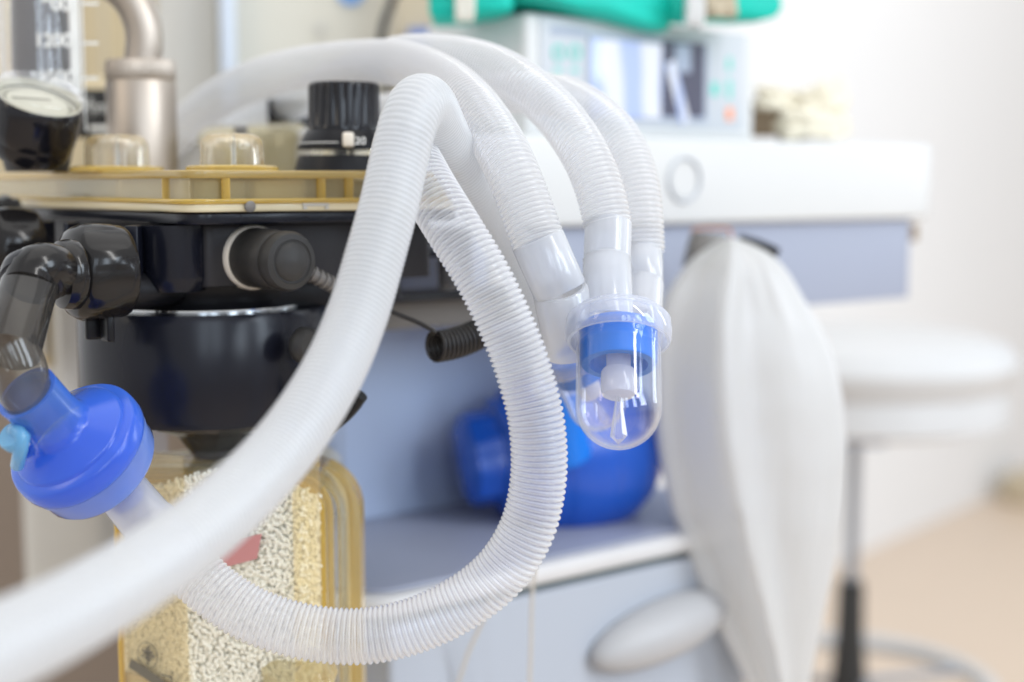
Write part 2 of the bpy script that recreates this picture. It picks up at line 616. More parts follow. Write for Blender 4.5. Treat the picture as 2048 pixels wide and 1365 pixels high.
def rounded(poly, rad, n=6):
    """round the corners of a plan polygon"""
    out = []
    m = len(poly)
    for i in range(m):
        p = Vector(poly[i]).to_2d() if len(poly[i]) > 2 else Vector(poly[i])
        a = Vector(poly[i - 1])
        b = Vector(poly[(i + 1) % m])
        r = rad[i] if isinstance(rad, (list, tuple)) else rad
        da = (a - p)
        db = (b - p)
        la, lb = da.length, db.length
        da.normalize()
        db.normalize()
        ang = da.angle(db)
        t = min(r / math.tan(ang / 2), la * 0.49, lb * 0.49)
        A = p + da * t
        B = p + db * t
        for k in range(n + 1):
            s = k / n
            out.append(tuple((A * (1 - s) + p * s) * (1 - s) + (p * (1 - s) + B * s) * s))
    return out


# the machine stands turned 38 degrees: U runs right and back, V left and back
TH = R(38)
U = Vector((math.cos(TH), math.sin(TH), 0))
V = Vector((-math.sin(TH), math.cos(TH), 0))
Z = Vector((0, 0, 1))
MC = Q(370, 385, 0.70)


def mp(a, b, z=0.0):
    p = MC + U * a + V * b
    return Vector((p.x, p.y, z))


def uv_rect(a0, a1, b0, b1, rad, n=8):
    pts = [mp(a0, b0), mp(a1, b0), mp(a1, b1), mp(a0, b1)]
    return rounded([(p.x, p.y) for p in pts], rad, n)


# ------------------------------------------------------------------ the room
def structure(name, mb, mat, smooth=False):
    o = mb.build(name, mat, smooth=smooth, fix=False)
    o['kind'] = 'structure'
    return o


f = MB()
f.add([(-4, -4, 0), (7, -4, 0), (7, 9, 0), (-4, 9, 0)], [(0, 1, 2, 3)])
structure('floor', f, M['floor'])
w0 = Vector((Q(1750, 1110, 3.6).x, 3.63, 0))
w1 = Vector((Q(2048, 970, 4.46).x, 4.46, 0))
wd = (w1 - w0).normalized()
wa = w0 - wd * 6.0
wb = w0 + wd * 5.0
wn = Vector((-wd.y, wd.x, 0))
f = MB()
f.prism([(wa.x, wa.y), (wb.x, wb.y), ((wb + wn * .12).x, (wb + wn * .12).y), ((wa + wn * .12).x, (wa + wn * .12).y)], -0.02, 3.4)
structure('wall', f, M['wall'])


# ------------------------------------------------------------------ hoses
def hose(name, label, pts, r, pitch, amp, seg, sp, mat, smooth=30, cuffs=()):
    root = thing(name, Q(*pts[0]), label, 'hose', 'corrugated breathing hoses')
    mb = MB()
    corrugated(mb, [Q(*p) for p in pts], r, pitch, amp, seg, sp, smooth, 0.08 if mat == M['hose_dense'] else 0.55 if mat == M['hose'] else 0.4)
    ob = mb.build('corrugated_tube', mat, root, fix=False)
    at = ob.data.attributes.new('wall', 'FLOAT', 'POINT')
    at.data.foreach_set('value', mb.wall.astype(np.float32))
    for (pa, pb, steps) in cuffs:
        a, b = Q(*pa), Q(*pb)
        ax = (b - a)
        L_ = ax.length
        c = MB()
        prof = [(r0, t * L_) for t, r0 in steps]
        inner = [(r0 - 0.0016, h) for r0, h in reversed(prof)]
        c.lathe(prof + inner, a, ax, 56, closed=True)
        c.build('cuff', M['cuff'], root)
    return root


A_pts = [(-330, 1455, .335), (-150, 1375, .355), (0, 1297, .385), (150, 1222, .42), (300, 1132, .46), (400, 1060, .488), (480, 990, .513),
         (560, 905, .54), (625, 815, .562), (678, 720, .582), (718, 620, .60), (748, 520, .613), (778, 410, .625), (798, 320, .635),
         (816, 250, .642), (836, 209, .652), (856, 210, .668), (876, 250, .690), (908, 315, .722), (952, 390, .755), (1000, 465, .785),
         (1050, 550, .81), (1095, 635, .825), (1122, 700, .83)]
hose('breathing_hose', 'thick white hose crossing the front from lower left to its sharp hump', A_pts, 0.0131, 0.0026, 0.00045, 48, 8,
     M['hose_dense'], 14)

B_pts = [(318, 1068, .655), (365, 1122, .652), (409, 1166, .648), (470, 1212, .645), (537, 1244, .643), (630, 1268, .642), (740, 1272, .642), (860, 1240, .642),
         (980, 1166, .642), (1050, 1070, .642), (1077, 960, .643), (1074, 850, .643), (1054, 765, .644), (1025, 680, .645), (970, 562, .648),
         (905, 455, .655), (858, 378, .668), (828, 322, .685), (806, 290, .708), (796, 296, .738), (790, 345, .77), (780, 430, .80),
         (765, 520, .815)]
hose('breathing_hose', 'sharp ribbed white hose looping in a wide U below the machine', B_pts, 0.0132, 0.0027, 0.00125, 56, 10,
     M['hose'], 22,
     cuffs=[((232, 968, .667), (335, 1090, .652), [(0, .0118), (0.02, .0124), (.6, .0127), (.66, .0134), (1, .0136)])])

C_pts = [(250, 420, 1.12), (300, 340, 1.08), (360, 262, 1.03), (450, 190, .97), (560, 146, .92), (680, 127, .88), (790, 126, .83), (870, 152, .785), (935, 200, .745),
         (990, 275, .715), (1025, 345, .70), (1052, 415, .695), (1078, 488, .69)]
hose('breathing_hose', 'middle white hose arching over the black knob, its cuff leaning left', C_pts, 0.0132, 0.0026, 0.0010, 48, 8,
     M['hose_mid'], 22,
     cuffs=[((1074, 478, .69), (1122, 585, .69), [(0, .0122), (.04, .0132), (.97, .0132), (1, .0126)]),
            ((1120, 580, .69), (1150, 700, .70), [(0, .0128), (.03, .0136), (1, .0150)])])

D_pts = [(270, 560, 1.22), (310, 470, 1.18), (370, 370, 1.12), (460, 275, 1.04), (580, 208, .97), (700, 150, .90), (790, 116, .86), (870, 112, .83),
         (960, 126, .80), (1040, 164, .77), (1110, 225, .75), (1165, 300, .73), (1198, 375, .72), (1216, 450, .715)]
hose('breathing_hose', 'top white hose arching highest and dropping into the clear domed fitting', D_pts, 0.0124, 0.0026, 0.0010, 48, 8,
     M['hose_mid'], 22,
     cuffs=[((1217, 445, .715), (1214, 520, .706), [(0, .0108), (.04, .0117), (.97, .0117), (1, .0110)]),
            ((1214, 517, .706), (1216, 640, .69), [(0, .0112), (.03, .0121), (1, .0123)])])

E_pts = [(330, 640, 1.3), (380, 500, 1.25), (440, 370, 1.18), (540, 295, 1.08), (690, 245, .98), (850, 212, .90), (960, 192, .86), (1060, 186, .83),
         (1140, 200, .80), (1215, 250, .775), (1258, 320, .76), (1278, 400, .75), (1284, 505, .745)]
hose('breathing_hose', 'rear white hose running down right behind the highest one', E_pts, 0.0122, 0.0026, 0.0010, 48, 8,
     M['hose_mid'], 22,
     cuffs=[((1284, 498, .745), (1284, 570, .73), [(0, .0100), (.04, .0108), (.97, .0108), (1, .0103)]),
            ((1284, 567, .73), (1278, 640, .715), [(0, .0104), (.03, .0112), (1, .0114)])])


# ------------------------------------------------------------------ clear domed fittings
def domed_fitting(label, c, ax, k, group):
    """c = middle of the flange ring, ax = direction of the dome"""
    ax = Vector(ax).normalized()
    root = thing('domed_fitting', c, label, 'fitting', group)
    r = MB()
    r.lathe([(.0180 * k, -.0110 * k), (.0215 * k, -.0105 * k), (.0222 * k, -.0085 * k), (.0240 * k, -.0080 * k), (.0250 * k, -.0066 * k), (.0253 * k, -.001 * k),
             (.0250 * k, .0030 * k), (.0243 * k, .0045 * k), (.0228 * k, .0045 * k), (.0221 * k, .0030 * k), (.0216 * k, -.0010 * k), (.0205 * k, -.0085 * k),
             (.0180 * k, -.0090 * k)], c, ax, 96, closed=True)
    r.build('flange_ring', M['ring'], root)
    d = MB()
    R0 = .0200 * k
    R1 = .0190 * k
    L_ = .0375 * k
    n = 18
    prof = [(R0 * 1.06, .0), (R0 * 1.02, .002 * k)]
    prof += [(R0, .004 * k + (L_ - .004 * k) * t / 5) for t in range(6)]
    prof += [(R0 * math.cos(t / n * math.pi / 2), L_ + R0 * math.sin(t / n * math.pi / 2)) for t in range(1, n)]
    prof += [(0.00001, L_ + R0)]
    inn = [(0.00001, L_ + R1)] + [(R1 * math.cos(t / n * math.pi / 2), L_ + R1 * math.sin(t / n * math.pi / 2)) for t in range(n - 1, 0, -1)]
    inn += [(R1, L_), (R1, .0)]
    d.lathe(prof + inn, c, ax, 96, closed=True)
    d.build('dome', M['clear'], root)
    b = MB()
    b.lathe([(.0001, -.003 * k), (.0182 * k, -.003 * k), (.0186 * k, -.002 * k), (.0187 * k, .0), (.0184 * k, .0005 * k), (.0184 * k, .0050 * k), (.0187 * k, .0054 * k),
             (.0187 * k, .0078 * k), (.0182 * k, .0084 * k), (.0182 * k, .0150 * k), (.0174 * k, .0162 * k), (.0138 * k, .0162 * k), (.0126 * k, .0125 * k), (.0114 * k, .0115 * k),
             (.0001, .0115 * k)], c, ax, 96)
    b.build('blue_valve_seat', M['valve_blue'], root)
    p = MB()
    p.lathe([(.0001, .008 * k), (.0058 * k, .008 * k), (.0058 * k, .0185 * k), (.0076 * k, .0190 * k), (.0084 * k, .0205 * k), (.0083 * k, .0290 * k), (.0075 * k, .0315 * k), (.0055 * k, .0325 * k),
             (.002 * k, .0328 * k), (.0001, .0328 * k)], c, ax, 48)
    p.build('valve_peg', M['peg'], root)
    q = MB()
    q.lathe([(.0001, .0325 * k), (.0014 * k, .0325 * k), (.0040 * k, .0520 * k), (.0001, .0560 * k)], c, ax, 6)
    q.build('spindle', M['ring'], root, smooth=False)
    return root


tl = R(31)
axd = (-0.03 * 1, -math.sin(tl), -math.cos(tl))
domed_fitting('clear domed fitting with blue seat hanging sharp in front', Q(1237, 668, .672), axd, 1.0, 'clear domed fittings')
domed_fitting('blurred domed fitting tucked behind the sharp one, at the leaning cuff', Q(1148, 716, .775), (0.42, 0.25, -0.86), 0.80, 'clear domed fittings')

# ------------------------------------------------------------------ breathing filter and smoked elbow
fa = Q(60, 765, .632)
fb = Q(252, 990, .672)
fax = (fb - fa).normalized()
fax = (fax + Vector((0, 0.16, 0))).normalized()
fc = Q(158, 893, .650)
root = thing('breathing_filter', fc, 'blue disc-shaped filter under the smoked elbow, with pale cap', 'filter')
b = MB()
b.lathe([(.0122, -.041), (.0142, -.041), (.0137, -.026), (.0142, -.020), (.0150, -.0165), (.0165, -.0150), (.0270, -.0098), (.0276, -.0090), (.0280, -.0078), (.0312, -.0068),
         (.0322, -.0058), (.0328, -.0040), (.0330, .0000), (.0328, .0026), (.0320, .0036), (.0312, .0034), (.0300, .0020), (.0270, -.0075), (.0160, -.0130), (.0125, -.018)], fc, fax, 96)
b.build('upper_shell', M['filter'], root)
b = MB()
b.lathe([(.001, .0038), (.0308, .0038), (.0316, .0044), (.0314, .0070), (.0302, .0078), (.0296, .0165), (.0282, .0188), (.0265, .0198), (.0205, .0206), (.0135, .0212), (.0122, .0222), (.0113, .024), (.0112, .040), (.0098, .040),
         (.0098, .022)], fc, fax, 96, wob=lambda a, h: 1 + (.006 * max(0, math.cos(a * 12)) ** 8 if .0085 < h < .018 else 0))
b.build('lower_shell', M['filter_low'], root)
b = MB()
cp = fc + fax * -.008
b.tube([Q(48, 905, .640), Q(30, 885, .630), Q(28, 862, .622), Q(45, 872, .618), Q(40, 905, .62), Q(35, 930, .63)], .0032, 12)
b.lathe([(.0001, 0), (.0062, 0), (.0068, .001), (.0068, .005), (.0060, .0062), (.0001, .0062)], Q(38, 882, .624), (-.3, -.6, .5), 28)
b.build('tethered_cap', M['cap_cyan'], root)

root = thing('smoked_elbow', Q(60, 560, .64), 'smoked black elbow leading from machine port to blue filter', 'elbow')
e = MB()
tp = fc + fax * -.036
e.tube([Q(66, 555, .655), Q(50, 600, .645), Q(34, 655, .632), Q(20, 705, .622)], lambda t: .0128 + .0004 * t, 40, caps=False)
e.build('upper_tube', M['smoke'], root)
e = MB()
e.tube([Q(18, 690, .622), Q(40, 740, .622), tp + fax * -.006, tp + fax * .012], lambda t: .0122 - .0010 * t, 40, caps=False)
e.build('lower_tube', M['smoke_clear'], root)
e = MB()
e.lathe([(.011, -.006), (.0132, -.006), (.0145, -.004), (.0148, .0), (.0142, .0035), (.0128, .0045)], Q(66, 556, .655), Q(34, 655, .632) - Q(66, 555, .655), 48)
e.build('collar', M['black_gloss'], root)
e = MB()
e.tube([Q(132, 548, .672), Q(108, 540, .662), Q(85, 535, .655), Q(66, 545, .652), Q(58, 570, .648)], lambda t: .0118 - .0004 * t, 40)
e.build('swivel_bend', M['smoke_dark'], root)
e = MB()
bz = -U
e.lathe([(.0112, -.002), (.0155, -.0015), (.0168, .0), (.0168, .004), (.0160, .0072), (.0135, .0085), (.011, .009)], Q(150, 549, .676), bz, 56)
e.build('swivel_collar', M['smoke_dark'], root)


def port_nut(parent, c, k=1.0, mat='smoke_dark'):
    def wob(an, h):
        return 1.0 + 0.035 * max(0, math.cos(an * 6)) ** 0.5 if .003 * k < h < .021 * k else 1.0
    n = MB()
    n.lathe([(.0170 * k, -.002 * k), (.0218 * k, -.002 * k), (.0228 * k, .0), (.0228 * k, .0028 * k), (.0228 * k, .0045 * k), (.0231 * k, .010 * k), (.0231 * k, .0195 * k), (.0224 * k, .0220 * k),
             (.0208 * k, .0245 * k), (.0170 * k, .0265 * k), (.0150 * k, .0268 * k), (.0150 * k, .02 * k)], c, bz, 96, wob=wob)
    return n.build('port_nut', M[mat], parent)


# ------------------------------------------------------------------ absorber block
AB = thing('absorber_block', MC, 'black absorber block with amber see-through cover, domes and knob', 'breathing system')
zt = Q(370, 340, .70).z
zm = Q(370, 357, .70).z
zl = Q(370, 404, .70).z
zb = Q(370, 426, .70).z
b = MB()
b.prism(uv_rect(.002, .175, .002, .40, .014), zm, zt, .0012)
b.build('cover_top', M['amber'], AB)
b = MB()
o1 = uv_rect(.006, .171, .006, .39, .012)
o2 = uv_rect(.0085, .1685, .0085, .3875, .010)
n_ = len(o1)
vs = [(x, y, zl) for x, y in o1] + [(x, y, zm - .0002) for x, y in o1] + [(x, y, zm - .0002) for x, y in o2] + [(x, y, zl) for x, y in o2]
fs = []
for i in range(n_):
    j = (i + 1) % n_
    for q in range(4):
        q2 = (q + 1) % 4
        fs.append((q * n_ + i, q * n_ + j, q2 * n_ + j, q2 * n_ + i))
b.add(vs, fs)
b.build('cover_wall', M['amber_pale'], AB)
b = MB()
b.prism(uv_rect(-.001, .178, -.001, .405, .017), zb, zl - .0002, .0016)
b.build('cover_flange', M['amber_flange'], AB)
b = MB()
b.prism(uv_rect(-.003, .180, -.003, .407, .018), zl - .0012, zl + .0012, .0010)
b.build('flange_edge', M['amber_deep'], AB)
# inner chambers seen through the wall, ribs and bosses
for a0, b0, rr in ((.012, .10, .0035), (.006, .035, .0022), (.024, .004, .0022), (.080, .006, .0026), (.097, .006, .0026), (.16, .006, .003)):
    b = MB()
    p = mp(a0, b0)
    b.lathe([(.0001, zl), (rr, zl), (rr, zm), (.0001, zm)], (p.x, p.y, 0), Z, 20)
    b.build('rib', M['amber_deep'], AB)
b = MB()
b.prism(uv_rect(.012, .165, .012, .38, .010), zl + .0002, zl + .0012, .0003)
b.build('bounce_floor', M['marker'], AB)  # pale plate added to reflect light up into the amber cover
for (a0, a1, b0, b1, mt) in ((.016, .03, .05, .20, 'body_grey'), (.045, .075, .012, .05, 'marker'), (.018, .042, .016, .05, 'pale_post'), (.10, .16, .015, .06, 'pale_post')):
    b = MB()
    b.prism(uv_rect(a0, a1, b0, b1, .004), zl, zm - .001, .001)
    b.build('inner_chamber', M[mt], AB)
for a0, r0 in ((.034, .0030),):
    b = MB()
    p = mp(a0, -.0016)
    b.lathe([(.0001, 0), (r0, 0), (r0, .0012), (r0 * .7, .002), (.0001, .002)], (p.x, p.y, zb + .0028), -V, 20)
    b.build('cover_screw', M['dark_grey'], AB)
b = MB()
for t in (0.066, 0.079):
    p = mp(t, -.0016)
    b.box((p.x, p.y, zb + .0016), (.0022, .001, .0014), (U, V, Z), .0002)
p = mp(.0725, -.0013)
b.box((p.x, p.y, zb + .0036), (.016, .001, .0022), (U, V, Z), .0005)
b.build('latch', M['pale_post'], AB)

# valve domes
for px, Y, hy in ((235, .812, 270), (465, .762, 268)):
    base = Q(px, 341, Y)
    base.z = zt
    topz = Q(px, hy, Y).z
    H = topz - zt
    r0 = S(64, Y)
    b = MB()
    k = .007
    prof = [(r0, 0)] + [(r0 - .0006 * t, H * .65 * t) for t in (0.5, 1)]
    prof += [(r0 - .0006 - k + k * math.cos(a), H - k + k * math.sin(a)) for a in [i / 7 * math.pi / 2 for i in range(8)]] + [(.0001, H)]
    inn = [(.0001, H - .0018)] + [(r0 - .0024 - k + k * math.cos(a), H - k - .0018 + k * math.sin(a)) for a in [i / 7 * math.pi / 2 for i in range(7, -1, -1)]] + [(r0 - .002, 0)]
    b.lathe(prof + inn, base, Z, 72, closed=True)
    dm = b.build('valve_dome', M['dome'], AB)
    b = MB()
    b.lathe([(r0 * .95, 0), (r0 * 1.42, 0), (r0 * 1.42, .0018), (r0 * 1.32, .0028), (r0 * .97, .003)], base, Z, 64)
    b.build('dome_flange', M['amber_deep'], dm)
    b = MB()
    b.lathe([(.0001, 0), (.0006, 0), (.0006, H * .92), (.0001, H * .92)], base + Vector((.002, -.0055, 0)), Z, 10)
    b.build('valve_pin', M['pale_post'], dm)

# black body under the cover
b = MB()
b.prism(uv_rect(.003, .172, .003, .38, .016), Q(370, 452, .70).z, zb - .0003, .001)
b.build('body_rim', M['black_gloss'], AB)
b = MB()
z5 = Q(370, 578, .72).z
z45 = Q(370, 452, .70).z
b.prism(uv_rect(.018, .16, .018, .37, .006), z5, z45 - .0002, .001)
b.build('body', M['body_grey'], AB)
# rounded boss, frame and recesses
b = MB()
p = Q(350, 500, .735)
b.lathe([(.0001, z5 - .002), (.0150, z5 - .002), (.0175, z5 + .003), (.0180, z5 + .006), (.0180, z45 - .0006), (.0001, z45 - .0006)], (p.x, p.y, 0), Z, 64)
b.build('boss', M['black_gloss'], AB)
for px0, px1, Yq in ((262, 288, .725), (90, 100, .80), (140, 150, .775)):
    b = MB()
    a, c = Q(px0, 500, Yq), Q(px1, 500, Yq)
    b.box(((a.x + c.x) / 2, Yq, (z45 + z5) / 2), (abs(c.x - a.x), .022, z45 - z5 - .0008), None, .0008)
    b.build('body_frame', M['black_gloss'], AB)
b = MB()
p = mp(.1, -.0)
b.box(Q(470, 500, .775) + Vector((.012, .025, 0)), (.075, .03, S(118, .76)), (U, V, Z), .002)
b.build('front_plate', M['black'], AB)
port_nut(AB, Q(238, 543, .705))
b = MB()
b.tube([Q(420, 560, .76), Q(330, 580, .735), Q(200, 580, .71)], lambda t: .0075 + .0035 * t, 40)
b.build('port_pipe', M['black'], AB)
b = MB()
b.box(Q(190, 655, .705), (.010, .004, .012), (U, V, Z), .0012)
b.box(Q(215, 655, .700), (.010, .004, .014), (V, U, Z), .0012)
b.build('nut_tabs', M['black'], AB)
port_nut(AB, Q(62, 500, .80), 1.0)
b = MB()
b.lathe([(.0001, -.004), (.0150, -.004), (.0150, .03), (.0001, .03)], Q(20, 445, .86), bz, 48)
b.lathe([(.0140, .0), (.0165, .001), (.0165, .004), (.0140, .005), (.0140, .008), (.0165, .009), (.0165, .012), (.0140, .013)], Q(20, 445, .86), bz, 48)
b.build('threaded_port', M['smoke_dark'], AB)

# hidden-side details between the hoses
b = MB()
for i, (px, py) in enumerate(((870, 505), (845, 480))):
    b.box(Q(px, py, .83), (.020, .003, .006), (U, V, Z), .001)
b.build('fins', M['black_gloss'], AB)
b = MB()
b.lathe([(.0001, 0), (.006, 0), (.006, .018), (.0045, .02), (.0001, .02)], Q(895, 577, .87), (0, -.2, 1), 24)
b.build('sight_glass', M['smoke_pale'], AB)
b = MB()
b.box(Q(850, 590, .93), (.20, .05, .004), (U, V, Z), .001)
b.build('underside_plate', M['black'], AB)

b = MB()
b.prism(uv_rect(.03, .15, .03, .25, .01), Q(0, 606, .80).z, z5 - .0004, .001)
b.build('lower_plate', M['black'], AB)

# turned ring, bowl
cc = Q(412, 720, .785)
zr = Q(412, 606, .785).z
z8 = Q(412, 822, .785).z
b = MB()
r0 = S(248, .785)
b.lathe([(.0001, zr - .004), (r0 * .74, zr - .004), (r0 * .755, zr), (r0 * .78, zr + .0006), (r0 * .80, zr + .0003), (r0 * .80, zr - .002)], (cc.x, cc.y, 0), Z, 128)
b.build('polished_rim', M['chrome'], AB)
b = MB()
b.lathe([(r0 * .79, zr - .001), (r0 * .97, zr - .0015), (r0, zr - .006), (r0, z8 + .004), (r0 * .985, z8 + .0005), (r0 * .9, z8), (.0001, z8)], (cc.x, cc.y, 0), Z, 128)
b.build('clamp_ring', M['black_gloss'], AB)
b = MB()
b.lathe([(.0001, zr - .01), (.047, zr - .01), (.047, zr + .003), (.050, zr + .008), (.050, z5 + .004), (.0001, z5 + .004)], (cc.x, cc.y, 0), Z, 64)
b.build('neck', M['black'], AB)
b = MB()
b.lathe([(.0001, .0), (.008, 0), (.0095, .002), (.0095, .006), (.007, .009), (.0001, .009)], Q(600, 690, .733), (.75, -.62, 0), 32)
b.build('ring_button', M['black_matt'], AB)
b = MB()
b.tube([Q(650, 860, .74), Q(690, 828, .735), Q(722, 790, .73)], lambda t: .0042 if t < .9 else .0039, 20)
b.build('release_lever', M['black'], AB)
b = MB()
zf = Q(412, 925, .785).z
b.lathe([(r0 * .62, z8 - .0005), (r0 * .60, z8 - .006), (r0 * .34, z8 - .012), (r0 * .20, zf + .004), (r0 * .16, zf), (.0001, zf)], (cc.x + .006, cc.y - .0, 0), Z, 14)
b.build('smoked_funnel', M['smoke_pale'], AB, smooth=False)
b = MB()
b.box(Q(318, 833, .745), (.0135, .01, .0050), None, .001)
b.build('brass_clip', M['amber_deep'], AB)

# pressure relief knob
kc = Q(690, 345, .815)
z0k = zt
zk = [Q(697, y, .815).z for y in (332, 312, 300, 262, 168)]
r1 = S(71, .815)
b = MB()
b.lathe([(.0001, z0k), (r1 * 1.42, z0k), (r1 * 1.38, z0k + .003), (r1 * 1.28, zk[1]), (r1 * .3, zk[1] + .0003), (r1 * .3, zk[2]), (.0001, zk[2])], (kc.x, kc.y, 0), Z, 72)
kb = b.build('knob_base', M['black'], AB)
b = MB()
b.lathe([(r1 * .92, zk[1]), (r1 * .96, zk[1]), (r1 * .96, zk[2]), (r1 * .92, zk[2])], (kc.x, kc.y, 0), Z, 48, closed=True)
for an in (-2.3, -1.2, -.2):
    b.lathe([(.0001, zk[1]), (.0022, zk[1]), (.0022, zk[2]), (.0001, zk[2])], (kc.x + r1 * .7 * math.cos(an), kc.y + r1 * .7 * math.sin(an), 0), Z, 14)
b.build('window_band', M['dome'], kb)
b = MB()
b.lathe([(.0001, zk[2]), (r1 * 1.30, zk[2]), (r1 * 1.31, zk[2] + .001), (r1 * 1.24, zk[2] + .004), (r1 * 1.08, zk[3] - .001), (r1 * 1.02, zk[3])], (kc.x, kc.y, 0), Z, 96)
sk = b.build('scale_skirt', M['black'], kb)


def flute(an, h):
    return 1 - .045 * (0.5 + 0.5 * math.cos(an * 22)) ** 2 if h > zk[3] + .002 and h < zk[4] - .0008 else 1


b = MB()
b.lathe([(.0001, zk[3]), (r1 * 1.0, zk[3]), (r1 * 1.0, zk[3] + .0019), (r1 * 1.0, zk[3] + .003), (r1 * .985, zk[4] - .002), (r1 * .97, zk[4] - .0008), (r1 * .93, zk[4] + .0003), (.0001, zk[4] + .0005)],
        (kc.x, kc.y, 0), Z, 220, wob=flute)
b.build('fluted_knob', M['knob'], AB)
b = MB()
b.box(Q(697, 280, .788) + Vector((0, -.0005, 0)), (.0062, .005, .0082), None, .0014)
b.build('pointer', M['marker'], kb)
text('20', .0062, Q(721, 283, .7855), (1, 0, .0), (0, .45, 1), M['print_white'], sk)
b = MB()
for k_ in range(24):
    an = R(196 + k_ * 3.1)
    p = Vector((kc.x, kc.y, 0)) + Vector((math.cos(an), math.sin(an), 0)) * (r1 * 1.255)
    b.box((p.x, p.y, zk[2] + .0035), (.0017, .0006, .0005))
b.build('scale_line', M['print_white'], sk)

# steel inhalation post
pc = Q(287, 340, .90)
zp = [Q(287, y, .90).z for y in (345, 163, 122)]
rp = S(68, .90)
b = MB()
b.lathe([(.0001, zt), (rp, zt), (rp, zp[1] - .001), (rp * .97, zp[1]), (.0001, zp[1])], (pc.x, pc.y, 0), Z, 72)
po = b.build('steel_post', M['steel'], AB)
b = MB()
b.lathe([(.0001, zp[1]), (rp * .96, zp[1]), (rp * .985, zp[1] + .001), (rp * .985, zp[2] - .002), (rp * .94, zp[2]), (.0001, zp[2] + .001)], (pc.x, pc.y, 0), Z, 240,
        wob=lambda an, h: 1 + .012 * math.cos(an * 80))
b.build('knurled_collar', M['steel'], po)
b = MB()
b.tube([Vector((pc.x + .001, pc.y, zp[2] - .002)), Q(289, 85, .90), Q(284, 45, .90), Q(262, 0, .90), Q(225, -35, .90), Q(170, -60, .90)], S(36, .90), 40)
b.build('bent_pipe', M['steel'], po)

# amber ring nut behind the second dome
b = MB()
gc = Q(508, 300, .93)
b.lathe([(.020, -.014), (.031, -.014), (.033, -.010), (.033, .004), (.0345, .006), (.0345, .012), (.032, .0145), (.028, .016), (.0001, .016)], gc, (-.05, -.12, 1), 60,
        wob=lambda an, h: 1 + .02 * math.cos(an * 14))
b.build('amber_ring_nut', M['amber_pale'], AB)
b = MB()
b.box(Q(482, 262, .89), (.008, .004, .006), None, .001)
b.build('ring_nut_tab', M['dark_grey'], AB)
b = MB()
b.prism([(-.001, 0), (.001, 0)] and rounded([(Q(530, 0, .97).x, .965), (Q(585, 0, .97).x, .965), (Q(612, 0, .97).x, .985), (Q(560, 0, .97).x, .985)], .002, 3), Q(0, 262, .97).z, Q(0, 200, .97).z, .001)
b.build('lever_plate', M['black_gloss'], AB)

# ------------------------------------------------------------------ tilted pressure gauge
gx = Vector((.34, -.35, .87)).normalized()
gl = Q(80, 188, .80)
root = thing('pressure_gauge', Q(70, 335, .82), 'black tilted pressure gauge with clear round lens', 'gauge')
b = MB()
r_ = S(86, .80)
b.lathe([(r_ * .93, -.002), (r_ * .99, -.004), (r_ * 1.02, -.010), (r_ * 1.02, -.020), (r_ * 1.0, -.0262), (r_ * .985, -.0266), (r_ * .985, -.0272), (r_ * .95, -.033), (r_ * .80, -.038), (.0001, -.040)], gl, gx, 96)
b.build('case', M['knob'], root)
b = MB()
p = gl + gx * -.035
b.lathe([(.0001, .0), (r_ * .72, .0), (r_ * .88, .016), (r_ * .98, .032), (.0001, .036)], Vector((Q(62, 0, .83).x, .83, zt)), (.0, .0, 1), 64)
b.build('stand', M['black_matt'], root)
b = MB()
b.lathe([(r_ * .97, -.003), (r_ * .985, .0), (r_ * .96, .0025), (r_ * .93, .0032), (.0001, .0040)], gl, gx, 96)
b.build('lens', M['clear'], root)
b = MB()
b.lathe([(r_ * .97, -.0022), (r_ * .94, -.0012), (r_ * .90, -.0035), (r_ * .88, -.005)], gl, gx, 96)
b.build('bezel', M['dial'], root)
b = MB()
b.lathe([(r_ * .90, -.006), (.0001, -.006)], gl, gx, 64)
di = b.build('dial', M['dial'], root)
dx = (Vector((1, 0, 0)) - gx * gx.x).normalized()
dy = gx.cross(dx)
b = MB()
for k_ in range(36):
    an = R(-60 + k_ * 8.4)
    dr = dx * math.cos(an) + dy * math.sin(an)
    b.box(gl - gx * .0057 + dr * (r_ * .74), (.0035 if k_ % 5 == 0 else .002, .0004, .0002), (dr, gx.cross(dr), gx))
b.box(gl - gx * .0050 + dx * -.004 + dy * .002, (.022, .0007, .0003), ((dx * .8 + dy * .6), (dy * .8 - dx * .6), gx))
b.build('dial_marks', M['ink_soft'], di)

# ------------------------------------------------------------------ measuring cylinder with bellows
cy = Q(82, 100, .90)
root = thing('bellows_cylinder', Q(82, 230, .90), 'clear graduated bellows cylinder behind the gauge, marked 900 1200 1500', 'cylinder')
rc = S(78, .90)
zc0, zc1 = Q(82, 225, .90).z, Q(82, -160, .90).z
b = MB()
b.lathe([(rc, zc0), (rc, zc1), (rc - .002, zc1), (rc - .002, zc0)], (cy.x, cy.y, 0), Z, 72, closed=True)
b.build('glass_wall', M['clear'], root)
b = MB()
b.lathe([(.0001, zc0), (rc * .7, zc0), (rc * .72, zc0 + .03), (rc * .70, zc0 + .06), (rc * .60, zc0 + .10), (rc * .45, zc0 + .13), (.0001, zc0 + .14)], (cy.x, cy.y, 0), Z, 60)
b.build('bellows', M['bellows'], root)
for body, px, py in (('900', 112, 10), ('1200', 106, 82), ('1500', 112, 156)):
    text(body, S(37, .87), Q(px, py, .872), (1, 0, 0), (0, 0, 1), M['print_white'], root, bold=.0003)
b = MB()
lp = Q(150, 100, .876)
b.box((lp.x, lp.y, (zc0 + zc1) / 2), (.0055, .0008, zc1 - zc0))
b.build('scale_bar', M['print_white'], root)
b = MB()
for py in (8, 87, 157):
    b.box(Q(180, py, .878), (.010, .0008, .0016))
b.box(Q(166, 80, .878), (.0006, .0008, .11))
b.build('scale_ticks', M['print_white'], root)
